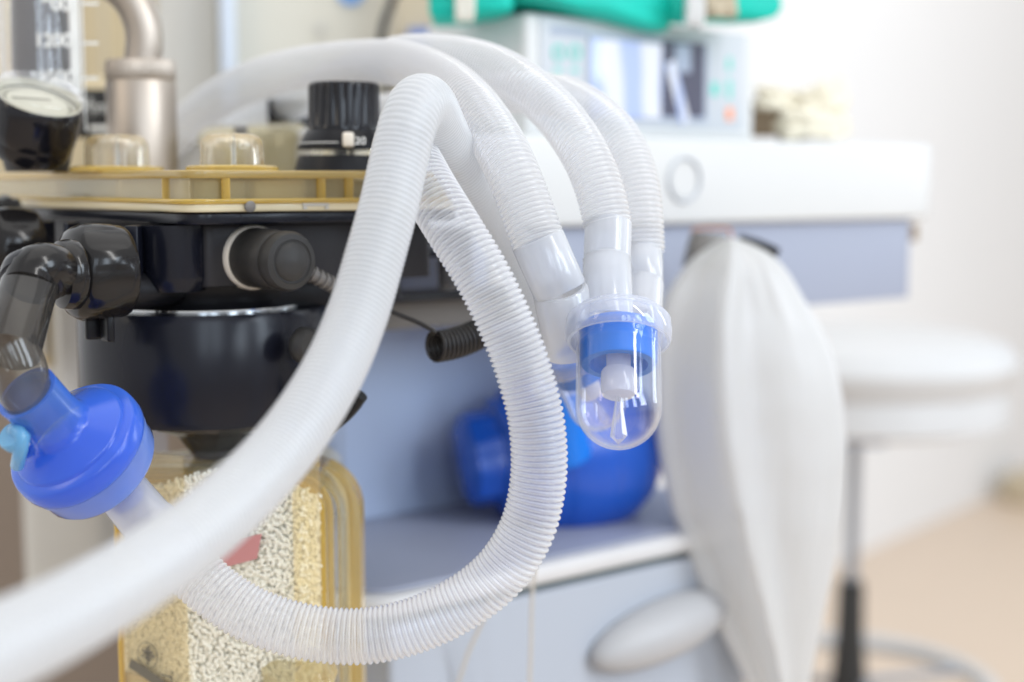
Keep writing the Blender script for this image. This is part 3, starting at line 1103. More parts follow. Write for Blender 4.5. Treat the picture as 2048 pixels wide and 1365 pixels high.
root = thing('scale_label', Q(190, 270, 1.04), 'black plate lettered VT (ml) beside the steel post', 'label plate')
b = MB()
b.box(Q(195, 228, 1.045), (.030, .004, S(96, 1.04)), None, .001)
b.build('plate', M['ink'], root)
text('V', .013, Q(172, 208, 1.0415), (1, 0, 0), (0, 0, 1), M['print_white'], root)
text('T', .007, Q(181, 219, 1.0415), (1, 0, 0), (0, 0, 1), M['print_white'], root)
text('(ml)', .012, Q(204, 215, 1.0415), (1, 0, 0), (0, 0, 1), M['print_white'], root)
b = MB()
b.prism(rounded([(0, 0), (.012, .0), (.012, .0)], .0001, 1) if False else [(Q(170, 0, 1.04).x, 1.0405), (Q(208, 0, 1.04).x, 1.0405), (Q(208, 0, 1.04).x, 1.0425), (Q(170, 0, 1.04).x, 1.0425)], Q(0, 262, 1.04).z, Q(0, 252, 1.04).z)
b.build('arrow', M['print_white'], root)

# ------------------------------------------------------------------ plug and coiled lead
root = thing('sensor_plug', Q(465, 515, .752), 'dark grey round plug with cream ring on the black block', 'plug')
pv = Vector((.66, -.75, -.02)).normalized()
pb = Q(505, 515, .742)
b = MB()
b.lathe([(.0001, -.004), (.0168, -.005), (.0170, .0016), (.0162, .0026), (.0001, .0014)], pb, pv, 56)
b.build('ring', M['marker'], root)
b = MB()
b.lathe([(.0001, .001), (.0152, .001), (.0156, .002), (.0154, .020), (.0146, .0275), (.0135, .0285), (.0001, .0285)], pb, pv, 64)
b.build('shell', M['black_matt'], root)
b = MB()
b.lathe([(.0132, .028), (.0143, .0285), (.0152, .0305), (.0153, .0345), (.0140, .0375), (.0112, .0383), (.0108, .0378), (.0100, .0378), (.0092, .039), (.005, .0405), (.0001, .041)], pb, pv, 64)
b.build('end_cap', M['black_matt'], root)
b = MB()
sr = [Q(618, 545, .738), Q(645, 560, .742), Q(680, 578, .75)]
P_ = resample(sr, .0012)
b.tube(sr, .0032, 16)
for i in range(2, len(P_) - 2, 3):
    b.lathe([(.003, -.0007), (.0044, -.0006), (.0044, .0006), (.003, .0007)], P_[i], P_[min(i + 1, len(P_) - 1)] - P_[i - 1], 20)
b.build('strain_relief', M['dark_grey'], root)

cl = MB()
coil = []
ax0, ax1 = Q(868, 694, .745), Q(968, 662, .765)
turns = 12
midp = (ax0 + ax1) / 2 + Vector((0, 0, -.0035))
for i in range(turns * 16 + 1):
    t = i / (turns * 16)
    c = ax0 * (1 - t) ** 2 + midp * 2 * t * (1 - t) + ax1 * t * t
    d = ((midp - ax0) * (1 - t) + (ax1 - midp) * t).normalized()
    u = d.cross(Z).normalized()
    w = u.cross(d)
    an = i / 16 * 2 * math.pi + math.pi * .45
    coil.append(c + (u * math.cos(an) + w * math.sin(an)) * .0074)
lead = [Q(690, 583, .748), Q(740, 605, .748), Q(785, 625, .747), Q(835, 645, .745), Q(866, 662, .742), coil[0]]
P1 = resample(lead, .002)
P2 = resample(coil, .0010, straight=True)
allp = P1 + P2[1:] + resample([coil[-1], Q(990, 640, .80), Q(1020, 560, .85), Q(1015, 480, .88)], .003)[1:]
cl.tube(allp, .00125, 12, step=.0009)
tag(cl.build('coiled_lead', M['cable']), 'black coiled lead hanging from the plug behind the hoses', 'cable')

# ------------------------------------------------------------------ absorbent canister
root = thing('absorbent_canister', Q(440, 1500, .76), 'amber see-through canister full of cream granules below the black ring', 'canister')


def front_outline(grow=0.0, back=.86):
    pts = [(Q(240 - grow, 1150, .745).x, .745), (Q(370, 1150, .722).x, .722 - .0), (Q(600, 1150, .722).x, .722), (Q(642 + grow, 1150, .738).x, .738),
           (Q(642 + grow, 1150, .738).x, back), (Q(240 - grow, 1150, .745).x, back)]
    return pts


zb0 = Q(0, 1560, .74).z
zb1 = Q(0, 895, .735).z
fo = rounded(front_outline(), [.003, .004, .004, .006, .004, .004], 5)
b = MB()
for i, (p, q) in enumerate(zip(fo, fo[1:] + fo[:1])):
    pass
n_ = len(fo)
b.add([(x, y, zb0) for x, y in fo] + [(x, y, zb1) for x, y in fo], [(i, (i + 1) % n_, n_ + (i + 1) % n_, n_ + i) for i in range(n_)])
b.build('jar', M['pane'], root, smooth=True)
# tinted side panels in front of the left and right facets
for (x0, y0, x1, y1) in ((240, .7435, 372, .7205), (590, .7205, 641, .7365)):
    b = MB()
    p0, p1 = Vector((Q(x0, 1150, y0).x, y0, 0)), Vector((Q(x1, 1150, y1).x, y1, 0))
    b.box(((p0.x + p1.x) / 2, (p0.y + p1.y) / 2 - .001, (zb0 + zb1) / 2), ((p1 - p0).length, .0015, zb1 - zb0 - .004), ((p1 - p0).normalized(), (p1 - p0).normalized().cross(Z) * -1, Z))
    b.build('side_panel', M['amber_thin'], root)
b = MB()
b.tube([Vector((Q(240, 1150, .745).x, .743, zb0)), Vector((Q(240, 1150, .745).x, .743, Q(0, 1010, .77).z))], .0016, 12)
b.build('corner_bead', M['amber_deep'], root)


# rounded amber frames stacked behind one another
def frame(x1, ytop, y0, y1, rad, wid, mat):
    """an arch-cornered frame band standing upright, right edge at pixel x1"""
    Ym = (y0 + y1) / 2
    X1, Zt = Q(x1, 1150, Ym).x, Q(0, ytop, Ym).z
    X0 = Q(236, 1150, Ym).x
    def line(off):
        pts = []
        r = rad - off
        for k in range(13):
            a = math.pi / 2 * k / 12
            pts.append((X1 - rad + r * math.cos(a), Zt - rad + r * math.sin(a)))
        return [(X1 - off, zb0)] + pts + [(X0, Zt - off)]
    o, i = line(0), line(wid)
    n = len(o)
    bm = MB()
    vs = [(x, y0, z) for x, z in o] + [(x, y1, z) for x, z in o] + [(x, y1, z) for x, z in i] + [(x, y0, z) for x, z in i]
    fs = []
    for k in range(n - 1):
        for q in range(4):
            q2 = (q + 1) % 4
            fs.append((q * n + k, q * n + k + 1, q2 * n + k + 1, q2 * n + k))
    fs.append(tuple(q * n for q in range(4)))
    fs.append(tuple(q * n + n - 1 for q in (3, 2, 1, 0)))
    bm.add(vs, fs)
    return bm.build('frame_band', mat, root)


frame(652, 958, .740, .745, .020, .0022, M['amber_deep'])
frame(668, 946, .747, .752, .022, .0032, M['amber'])
frame(698, 930, .755, .768, .026, .0050, M['amber_pale'])
frame(726, 916, .770, .790, .030, .0065, M['amber'])
frame(708, 924, .792, .800, .028, .0030, M['amber_deep'])
b = MB()
b.lathe([(.0001, 0), (.016, 0), (.019, .002), (.020, .010), (.014, .016), (.0001, .018)], Q(600, 1362, .735), (0.2, -.3, 1), 32, wob=lambda a, h: 1 + .1 * math.sin(a * 3) + .05 * math.sin(a * 7))
b.build('amber_foot', M['amber_pale'], root)
# granules
def pellet_mesh(n_seg=6):
    prof = [(0, -1.0), (.62, -.86), (1.0, -.52), (1.0, .52), (.62, .86), (0, 1.0)]
    vs, fs = [(0, 0, -1.0)], []
    for r, h in prof[1:-1]:
        for k in range(n_seg):
            a = 2 * math.pi * k / n_seg
            vs.append((r * math.cos(a), r * math.sin(a), h))
    vs.append((0, 0, 1.0))
    for k in range(n_seg):
        fs.append((0, 1 + (k + 1) % n_seg, 1 + k))
    for r in range(3):
        for k in range(n_seg):
            a, c = 1 + r * n_seg + k, 1 + r * n_seg + (k + 1) % n_seg
            fs.append((a, c, c + n_seg, a + n_seg))
    L0 = 1 + 3 * n_seg
    for k in range(n_seg):
        fs.append((L0 + k, L0 + (k + 1) % n_seg, len(vs) - 1))
    return np.array(vs), fs


pvs, pfs = pellet_mesh()


def wall_y(x):
    xs = [Q(240, 1150, .745).x, Q(370, 1150, .722).x, Q(600, 1150, .722).x, Q(642, 1150, .738).x]
    return np.interp(x, xs, [.745, .722, .722, .738])


def top_z(x):
    xs = [Q(v, 1150, .73).x for v in (240, 330, 420, 500, 560, 610, 650)]
    ys = [Q(0, v, .735).z for v in (985, 968, 935, 935, 950, 975, 1010)]
    return np.interp(x, xs, ys)


VS, FS = [], []
off = 0
xa_, xb_ = Q(246, 1150, .745).x, Q(638, 1150, .738).x
z_lo = Q(0, 1400, .74).z
sp_ = .0019
for layer in range(4):
    x = xa_ + rng.rand() * sp_
    while x < xb_:
        z = z_lo
        while z < top_z(x) - .001 + .001 * rng.rand():
            px_, pz_ = x + rng.randn() * .0007, z + rng.randn() * .0007
            if rng.rand() < .93:
                py_ = wall_y(px_) + .0022 + layer * .0016 + abs(rng.randn()) * .0005
                L_ = .00138 * (0.75 + .6 * rng.rand())
                d = rng.randn(3) * np.array([1, .45, 1])
                d /= np.linalg.norm(d)
                t = np.cross(d, [0.3, 1, 0.2])
                t /= np.linalg.norm(t)
                s_ = np.cross(d, t)
                rr = .00094 * (0.9 + .25 * rng.rand())
                v = pvs[:, 0:1] * t * rr + pvs[:, 1:2] * s_ * rr + pvs[:, 2:3] * d * L_
                VS.append(v + np.array([px_, py_, pz_]))
                FS.extend([tuple(i + off for i in f_) for f_ in pfs])
                off += len(pvs)
            z += sp_ * 1.05
        x += sp_
b = MB()
b.v = [tuple(a) for a in np.concatenate(VS)]
b.f = FS
g = b.build('granules', M['pellet'], root, fix=False)
g['kind'] = 'stuff'
b = MB()
bx = [Q(246, 1150, .755).x, Q(372, 1150, .73).x, Q(598, 1150, .73).x, Q(636, 1150, .738).x]
by = [.7515, .7278, .7278, .7445]
seg_x = np.linspace(bx[0], bx[-1], 24)
vs, fs = [], []
for xx in seg_x:
    yy = np.interp(xx, bx, by)
    vs += [(xx, yy, z_lo - .002), (xx, yy, top_z(xx) - .003), (xx, .85, top_z(xx) - .001), (xx, .85, z_lo - .002)]
for i in range(len(seg_x) - 1):
    for q in range(4):
        q2 = (q + 1) % 4
        fs.append((i * 4 + q, i * 4 + 4 + q, i * 4 + 4 + q2, i * 4 + q2))
b.add(vs, fs)
b.build('granule_bed', M['pellet_back'], root)
b = MB()
b.prism(front_outline(-3, .85), Q(0, 1500, .73).z, Q(0, 1362, .73).z, .002)
b.build('base', M['tan'], root)
# sticker and printed marks on the jar
b = MB()
s0 = [Q(400, 1092, .7205), Q(524, 1068, .7205), Q(514, 1118, .7205), Q(440, 1138, .7205)]
b.add([tuple(p) for p in s0] + [tuple(p + Vector((0, .0004, 0))) for p in s0], [(0, 1, 2, 3), (7, 6, 5, 4), (0, 4, 5, 1), (1, 5, 6, 2), (2, 6, 7, 3), (3, 7, 4, 0)])
b.build('sticker', M['sticker'], root, smooth=False)
b = MB()
ctr = Q(291, 1314, .750)
e1 = (Vector((Q(372, 1150, .7205).x, .7205, 0)) - Vector((Q(240, 1150, .7435).x, .7435, 0))).normalized()
e3 = e1.cross(Z)
ctr = Vector((Q(291, 1150, .733).x, .7325, Q(0, 1314, .73).z))
b.lathe([(.0068, 0), (.0072, 0), (.0072, .0002), (.0068, .0002)], ctr, e3, 40, closed=True)
b.build('symbol_ring', M['ink_soft'], root)
b = MB()
for k_ in range(14):
    a_ = k_ * 2.4
    rr = .0006 * k_ ** .75
    b.box(ctr + e1 * (rr * math.cos(a_)) + Z * (rr * math.sin(a_) + .001), (.0022, .0003, .0012), ((e1 * math.cos(a_) + Z * math.sin(a_)), e3, (Z * math.cos(a_) - e1 * math.sin(a_))))
b.box(ctr + e1 * .0 + Z * -.003, (.0012, .0003, .005), (e1, e3, Z))
b.box(ctr + e1 * .013 + Z * -.009, (.008, .0003, .0008), (e1, e3, Z))
b.box(ctr + e1 * .0165 + Z * -.0115, (.0008, .0003, .006), (e1, e3, Z))
b.build('printed_symbol', M['ink_soft'], root)
b = MB()
tt = (e1 * .94 + Z * -.33).normalized()
b.box(ctr + e1 * .006 + Z * -.013, (.040, .0004, .0055), (tt, e3, tt.cross(e3)))
b.build('label_band', M['ink_soft'], root)

# ------------------------------------------------------------------ bench unit with drawer, tray and back panel
BC = Q(1030, 360, .995)


def bp_(a, b_, z=0):
    p = BC + U * a + V * b_
    return Vector((p.x, p.y, z))


def b_rect(a0, a1, b0, b1, rad=.004, n=5):
    pts = [bp_(a0, b0), bp_(a1, b0), bp_(a1, b1), bp_(a0, b1)]
    return rounded([(p.x, p.y) for p in pts], rad, n)


ztop = Q(1060, 268, 1.0).z
zbot = Q(1100, 456, 1.02).z
root = thing('worktop_unit', bp_(.2, .2, .3), 'white worktop unit with round button, blue-grey apron, shelf and drawer', 'medical cart')
b = MB()
b.prism(b_rect(-.16, .492, .0, .30, [.012, .030, .012, .012]), zbot, ztop, .005, 4)
wt = b.build('worktop', M['white'], root)
bt = Q(1370, 360, 1.12)
t_ = (bt - BC).dot(U)
bpos = bp_(t_, 0, bt.z)
# solve the button position on the face
for _ in range(6):
    Yb = bpos.y
    bt = Q(1368, 360, Yb)
    t_ = (bt.x - BC.x) / U.x
    bpos = bp_(t_, 0, bt.z)
b = MB()
b.lathe([(.0152, -.001), (.0180, -.001), (.0182, .0006), (.0176, .0022), (.0166, .0026), (.0158, .0020), (.0152, .0006)], bpos, -V, 64)
br = b.build('button_ring', M['panel'], wt)
b = MB()
b.lathe([(.0142, -.001), (.0142, .0004), (.0138, .0008), (.0001, .0008)], bpos, -V, 64)
b.build('button', M['white'], wt)
b = MB()
b.prism(b_rect(-.03, .462, .010, .20, .002), Q(1600, 612, 1.20).z, zbot - .0004, .0006)
b.build('apron', M['apron'], root)
b = MB()
p = bp_(.473, .02, Q(1862, 466, 1.29).z)
b.box(p, (.012, .012, .016), (U, V, Z), .001)
b.build('bracket', M['brown'], root)
# shelf
zs = .95 - .25
sc = Vector((Q(1000, 0, .9).x, .90, 0))


def sp(a, b_):
    p = sc + U * a + V * b_
    return (p.x, p.y)


shelf = rounded([sp(-.105, 0), sp(0.265, 0), sp(0.265, .30), sp(-.105, .30)], [.035, .02, .01, .01], 10)
b = MB()
b.prism(shelf, zs - .0165, zs - .003, .0045)
b.build('shelf_lip', M['lip'], root)
b = MB()
b.prism(rounded([sp(-.098, .008), sp(0.258, .008), sp(0.258, .28), sp(-.098, .28)], [.030, .02, .01, .01], 10), zs - .0032, zs, .0012)
b.build('shelf_surface', M['tray_grey'], root)
b = MB()
b.prism(rounded([sp(-.09, .010), sp(0.255, .010), sp(0.255, .28), sp(-.09, .28)], [.02, .02, .01, .01], 8), zs - .022, zs - .0167)
b.build('shelf_gap', M['seam'], root)
b = MB()
b.prism(rounded([sp(-.085, .002), sp(0.245, .002), sp(0.245, .28), sp(-.085, .28)], [.006, .02, .01, .01], 6), .30, zs - .0222, .002)
dr = b.build('drawer_front', M['drawer'], root)
b = MB()
hc = sc + U * .142 + V * -.004
hz = Q(0, 1262, .98).z
bm = bmesh.new()
bmesh.ops.create_uvsphere(bm, u_segments=48, v_segments=24, radius=1)
for v in bm.verts:
    x, y, z = v.co
    z2 = z * .022
    p = Vector((hc.x, hc.y, hz)) + U * (x * .066) - V * (max(-.3, y) * .022) + Z * (z2 + .008 * x)
    v.co = p
b.take(bm)
b.build('drawer_handle', M['handle'], dr)
# back panel behind the shelf and cabinet body
b = MB()
bk0 = Vector((Q(729, 0, 1.04).x, 1.04, 0))
p0, p1 = bk0 - U * .075, bk0 + U * .40
b.prism([(p0.x, p0.y), (p1.x, p1.y), ((p1 + V * .02).x, (p1 + V * .02).y), ((p0 + V * .02).x, (p0 + V * .02).y)], zs + .0002, Q(0, 520, 1.1).z, .001)
b.build('back_panel', M['blue_grey'], root)
b = MB()
p = bk0 - U * .078
b.box((p.x, p.y, (zs + .93) / 2), (.008, .010, .93 - zs), (U, V, Z), .001)
b.build('back_panel_edge', M['panel'], root)
b = MB()
b.box(Q(940, 615, 1.0), (.26, .04, S(56, 1.0)), (U, V, Z), .002)
b.build('cross_beam', M['dark_grey'], root)
# neck hardware between the hoses
b = MB()
b.box(Q(990, 500, .90), (.009, .009, .045), None, .002)
b.build('post', M['pale_post'], root)
b = MB()
b.lathe([(.0001, 0), (.0085, 0), (.0095, .002), (.0095, .016), (.0075, .02), (.0001, .02)], Q(1022, 575, .93), (0, 0, 1), 28)
b.build('black_knob', M['black'], root)

# ------------------------------------------------------------------ breathing bag
rows = [  # y, left, right, ridge, depth
    (478, 1446, 1476, 1460, .012), (492, 1418, 1520, 1458, .018), (512, 1388, 1550, 1452, .024), (545, 1362, 1578, 1446, .030), (590, 1330, 1603, 1438, .036), (650, 1312, 1640, 1432, .042),
    (720, 1306, 1668, 1428, .046), (800, 1306, 1685, 1430, .049), (900, 1316, 1692, 1442, .050), (1000, 1336, 1688, 1460, .049), (1100, 1368, 1674, 1486, .046),
    (1200, 1408, 1652, 1514, .042), (1300, 1458, 1630, 1540, .036), (1400, 1510, 1612, 1562, .028), (1470, 1545, 1600, 1574, .02), (1490, 1560, 1592, 1577, .012)]
ry = np.array([r[0] for r in rows], float)
ys = np.linspace(ry[0], ry[-1], 120)


def interp_s(col):
    v = np.array([r[col] for r in rows], float)
    out = np.interp(ys, ry, v)
    for _ in range(6):
        out[1:-1] = (out[:-2] + 2 * out[1:-1] + out[2:]) / 4
    return out


Lx, Rx, Gx, Dp = interp_s(1), interp_s(2), interp_s(3), interp_s(4)
b = MB()
NS = 96
YB = 1.02
vs, fs = [], []
for i, y in enumerate(ys):
    a, c = Q(Lx[i], y, YB), Q(Rx[i], y, YB)
    mid = (a + c) / 2
    hw = (c.x - a.x) / 2
    sg = (Q(Gx[i], y, YB).x - mid.x) / hw
    for k in range(NS):
        an = 2 * math.pi * k / NS
        s_ = math.cos(an)
        if math.sin(an) >= 0:      # front
            base = Dp[i] * .62 * abs(math.sin(an)) ** .85
            rid = Dp[i] * (.36 * math.exp(-((s_ - sg) / .22) ** 2) - .20 * math.exp(-((s_ - sg + .42) / .22) ** 2) + .05 * math.exp(-((s_ - sg - .75) / .25) ** 2)) * min(1, abs(math.sin(an)) * 1.8)
            d = -(base + rid)
        else:
            d = Dp[i] * .8 * abs(math.sin(an)) ** .8
        zz = mid.z + .0006 * noise.noise(Vector((s_ * 2, y * .01, 3)))
        nk = math.exp(-((y - 500) / 110) ** 2)
        dd = .0012 * noise.noise(Vector((s_ * 3, y * .012, 0))) + .0022 * nk * noise.noise(Vector((s_ * 7, y * .004, 9))) + .0007 * noise.noise(Vector((s_ * 9 + y * .004, y * .003, 4)))
        vs.append((mid.x + hw * s_, YB + d + dd, zz))
for i in range(len(ys) - 1):
    for k in range(NS):
        k2 = (k + 1) % NS
        fs.append((i * NS + k, i * NS + k2, (i + 1) * NS + k2, (i + 1) * NS + k))
fs.append(tuple(range(NS)))
fs.append(tuple((len(ys) - 1) * NS + k for k in reversed(range(NS))))
b.add(vs, fs)
root = thing('breathing_bag', Q(1570, 1490, YB), 'limp off-white breathing bag hanging under the worktop', 'breathing bag')
b.build('bag', M['bag'], root)
b = MB()
b.lathe([(.0001, 0), (.016, 0), (.017, .003), (.015, .02), (.013, .028), (.0001, .028)], Q(1410, 545, 1.035), (.1, .1, 1), 40)
b.build('neck_port', M['dark_grey'], root)
b = MB()
b.tube([Q(1480, 480, 1.06), Q(1520, 492, 1.05), Q(1552, 506, 1.04)], .0042, 12)
b.build('clamp', M['black'], root)
b = MB()
b.tube([Q(1388, 520, 1.06), Q(1386, 470, 1.06), Q(1392, 458, 1.06), Q(1455, 458, 1.06), Q(1462, 470, 1.06), Q(1462, 500, 1.06)], .0012, 10)
b.build('hanger_wire', M['copper'], root)

# ------------------------------------------------------------------ blue resuscitator bag on the shelf
rc_ = Q(1140, 898, 1.06)
root = thing('resuscitator_bag', Q(1130, 1060, 1.05), 'deep blue squeeze bag lying on the grey shelf behind the hoses', 'resuscitator')
rax = Vector((.93, .32, .12)).normalized()
b = MB()
prof = []
for k in range(61):
    t = -1 + 2 * k / 60
    r = .066 * max(0, 1 - abs(t) ** 2.5) ** .55
    r = max(r, .022 if t < -.5 else .0) if t > -.99 else .022
    r -= .0016 * math.exp(-((t - .15) / .02) ** 2) + .0016 * math.exp(-((t + .35) / .02) ** 2) + .0014 * math.exp(-((t - .6) / .02) ** 2)
    prof.append((max(r, .0001), t * .072))
b.lathe([(.0001, -.072)] + prof + [(.0001, .072)], rc_, rax, 72)
b.build('bag', M['bag_blue'], root)
b = MB()
b.lathe([(.0001, -.086), (.028, -.086), (.033, -.082), (.034, -.074), (.034, -.062), (.041, -.058), (.041, -.050), (.0001, -.046)], rc_ + Vector((0, 0, .006)), rax, 56, wob=lambda a, h: 1 + .03 * math.cos(a * 10))
b.build('end_valve', M['bag_blue'], root)
b = MB()
b.tube([Q(1128, 905, 1.0), Q(1120, 850, .99), Q(1118, 800, .98), Q(1112, 760, .97)], lambda t: .020 - .006 * t, 36)
b.build('neck', M['valve_blue'], root)
b = MB()
b.lathe([(.013, 0), (.018, .0), (.018, .008), (.016, .009), (.016, .018), (.013, .018)], Q(1116, 775, .95), (-.1, -.2, 1), 48)
b.build('clear_connector', M['ring'], root)

for pts, lab in (([(1072, 1120, .86), (1064, 1200, .86), (1062, 1280, .86), (1058, 1400, .87)], 'thin clear tube hanging straight down by the drawer'),
                 ([(990, 1180, .86), (962, 1250, .86), (935, 1310, .87), (900, 1420, .88)], 'thin clear tube hanging slanted to the left by the drawer')):
    b = MB()
    b.tube([Q(*p) for p in pts], .0013, 10)
    tag(b.build('thin_tube', M['tubing']), lab, 'tube', 'thin tubes hanging by the drawer')

# ------------------------------------------------------------------ monitor on the worktop
mw0 = Q(1052, 150, 1.06)
mU = U


def mo(px, py, out=0.0):
    """a point of the monitor's face seen at that pixel"""
    Y = 1.06
    for _ in range(12):
        x = Q(px, py, Y).x
        a = (x - mw0.x) / mU.x
        Y = mw0.y + a * mU.y
    p = Q(px, py, Y)
    return p - V * out


root = thing('monitor', mo(1280, 268) + V * .05, 'white patient monitor with reflecting screen and teal symbols on worktop', 'monitor')
a1 = mo(1052, 268)
a2 = mo(1508, 268)
zmt = mo(1052, 24).z
zmb = ztop + .0005
wM = (a2 - a1).length
b = MB()
q = [a1, a2, a2 + V * .13, a1 + V * .13]
b.prism(rounded([(p.x, p.y) for p in q], .006, 5), zmb, zmt, .006, 4)
b.build('case', M['white'], root)


def mrect(x0, y0, x1, y1, thick, name, mat, par, out=0.0, bev=.0006):
    c0, c1 = mo(x0, (y0 + y1) / 2), mo(x1, (y0 + y1) / 2)
    cz0 = mo((x0 + x1) / 2, y1).z
    cz1 = mo((x0 + x1) / 2, y0).z
    c = (c0 + c1) / 2
    c.z = (cz0 + cz1) / 2
    b = MB()
    b.box(c - V * (thick / 2 + out), ((c1 - c0).length, thick, abs(cz1 - cz0)), (U, V, Z), bev)
    return b.build(name, mat, par)


fp = mrect(1078, 50, 1486, 256, .0015, 'face_panel', M['panel'], root)
mrect(1172, 78, 1410, 240, .003, 'screen_frame', M['grey_print'], root)
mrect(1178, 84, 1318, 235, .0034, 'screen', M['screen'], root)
mrect(1318, 84, 1404, 235, .0036, 'screen_dark_side', M['screen_dark'], root)
b = MB()
c = mo(1345, 170, .0042)
dd_ = (U * .35 - Z * .94).normalized()
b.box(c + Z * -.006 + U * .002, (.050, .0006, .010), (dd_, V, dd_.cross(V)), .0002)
b.build('reflection_streak', M['screen'], root)  # diagonal reflection on the dark glass, made as a glowing strip
b = MB()
b.box(mo(1358, 118, .0042) + Z * .0, (.018, .0006, .022), (U, V, Z), .0002)
b.build('reflection_patch', M['grey_print'], root)  # lavender part of the painted reflection
mrect(1098, 57, 1170, 72, .002, 'header_band', M['grey_print'], fp)
mrect(1270, 74, 1310, 82, .002, 'maker_mark', M['grey_print'], fp)
for px in (1113, 1147):
    b = MB()
    b.lathe([(.0042, 0), (.0058, 0), (.0058, .001), (.0042, .001)], mo(px, 106, .0016), -V, 36, closed=True)
    b.build('dial_symbol', M['teal_print'], fp)
    mrect(px - 9, 138, px + 9, 144, .002, 'caption', M['teal_print'], fp)
text('I', .011, mo(1456, 128, .0022), U, Z, M['teal_print'], fp, 'symbol', bold=.0004)
mrect(1452, 116, 1460, 142, .0021, 'symbol_bar', M['teal_print'], fp)
mrect(1420, 166, 1434, 192, .002, 'symbol_block', M['teal_print'], fp)
mrect(1452, 160, 1460, 198, .002, 'symbol_bar', M['teal_print'], fp)
mrect(1450, 216, 1462, 242, .0024, 'orange_key', M['orange_print'], fp)

# teal bag on top of the monitor
root = thing('teal_pouch', mo(1200, 10) + V * .04, 'teal padded pouch with pale straps on top of the monitor', 'pouch')


def lump(c, size, ax, seed, amp=.12):
    bm = bmesh.new()
    bmesh.ops.create_cube(bm, size=2)
    bmesh.ops.subdivide_edges(bm, edges=bm.edges, cuts=14, use_grid_fill=True)
    c = Vector(c)
    for v in bm.verts:
        n = Vector(v.co)
        l8 = (abs(n.x) ** 8 + abs(n.y) ** 8 + abs(n.z) ** 8) ** (1 / 8)
        n = n / l8
        n = n * (1 + amp * noise.noise(n * 1.7 + Vector((seed, 0, 0))) + amp * .4 * noise.noise(n * 5 + Vector((0, seed, 0))))
        v.co = c + ax[0] * (n.x * size[0] / 2) + ax[1] * (n.y * size[1] / 2) + ax[2] * (n.z * size[2] / 2)
    return bm


b = MB()
tU = (U * .9 + Vector((0, -.15, 0))).normalized()
b.take(lump(Q(1160, 4, 1.11), (.145, .07, .030), ((U * .98 - Z * .12).normalized(), V, Z), 3, .07))
b.build('pouch_body', M['teal'], root)
b = MB()
b.take(lump(Q(945, 6, 1.08), (.062, .06, .026), ((Vector((1, 0, .1))).normalized(), Vector((0, 1, 0)), Z), 8, .08))
b.build('pouch_flap', M['teal'], root)
b = MB()
b.take(lump(Q(1420, 2, 1.14), (.090, .05, .034), ((Vector((1, .2, .02))).normalized(), V, Z), 5, .08))
b.build('pouch_pocket', M['teal'], root)
b = MB()
b.take(lump(Q(1390, 12, 1.10), (.014, .012, .032), (Vector((1, 0, 0)), Vector((0, 1, 0)), Z), 2, .1))
b.build('strap_clip', M['white'], root)
b = MB()
b.take(lump(Q(930, 4, 1.045), (.014, .010, .028), (Vector((1, 0, 0)), Vector((0, 1, 0)), Z), 4, .1))
b.build('strap_clip', M['cream'], root)
b = MB()
b.take(lump(Q(1440, 8, 1.11), (.024, .014, .020), (Vector((1, 0, 0)), Vector((0, 1, 0)), Z), 6, .2))
b.build('buckle', M['beige'], root)

# crumpled gloves right of the monitor
root = thing('glove_pile', Q(1600, 272, 1.27), 'crumpled cream gloves lying right of the monitor', 'gloves')
gz = ztop
for i, (px, py, w_, h_, d_, rt) in enumerate(((1620, 246, .060, .030, .05, .2), (1570, 205, .050, .020, .04, -.3), (1640, 200, .045, .026, .04, .6), (1655, 240, .03, .026, .04, .1))):
    b = MB()
    ax_ = Vector((math.cos(rt), .2, math.sin(rt) * .6)).normalized()
    zx = Z - ax_ * ax_.z
    b.take(lump(Q(px, py, 1.27), (w_, d_, h_), (ax_, Vector((0, 1, 0)), zx.normalized()), 11 + i * 3, .30))
    b.build('glove', M['glove'], root)
b = MB()
b.box(Q(1535, 240, 1.27), (.018, .03, .030), (U, V, Z), .002)
b.build('card_box', M['brown'], root)

# ------------------------------------------------------------------ background furniture behind the hoses
root = thing('storage_rack', Q(930, 200, 1.5), 'tan drawer rack with blue bins behind the monitor', 'storage rack')
b = MB()
b.box(Q(925, 170, 1.52), (.135, .05, .28), None, .003)
b.build('frame', M['beige'], root)
for x0, x1, y0, y1 in ((818, 912, 60, 140), (955, 1048, 30, 98), (955, 1052, 200, 262)):
    b = MB()
    c = Q((x0 + x1) / 2, (y0 + y1) / 2, 1.49)
    b.box(c, (S(x1 - x0, 1.49), .02, S(y1 - y0, 1.49)), None, .002)
    b.build('bin', M['drawer_blue'], root)

root = thing('ventilator_tower', Q(600, 600, 1.6), 'cream upright machine panel with pale strip behind the hoses', 'machine cabinet')
b = MB()
b.box(Q(632, 420, 1.60), (S(330, 1.6), .06, S(1300, 1.6)), None, .004)
tp_ = b.build('cream_panel', M['cream'], root)
b = MB()
b.box(Q(457, 60, 1.55), (S(24, 1.55), .02, S(360, 1.55)), None, .002)
b.build('pale_strip', M['strip'], root)
b = MB()
b.lathe([(.0001, 0), (.006, 0), (.006, .002), (.0001, .003)], Q(642, 58, 1.567), (0, -1, 0), 24)
b.build('panel_button', M['pale_post'], root)
b = MB()
b.lathe([(.0001, 0), (.014, 0), (.014, .002), (.0001, .003)], Q(702, -18, 1.567), (0, -1, 0), 32)
b.build('blue_disc', M['drawer_blue'] if False else princ('sky_blue_disc', (.10, .36, .85), .4), root)
b = MB()
b.box(Q(390, 330, 1.62), (S(122, 1.62), .05, S(1200, 1.62)), None, .004)
b.build('beige_panel', M['pale_post'], root)
b = MB()
b.box(Q(165, 330, 1.66), (S(336, 1.66), .05, S(1000, 1.66)), None, .004)
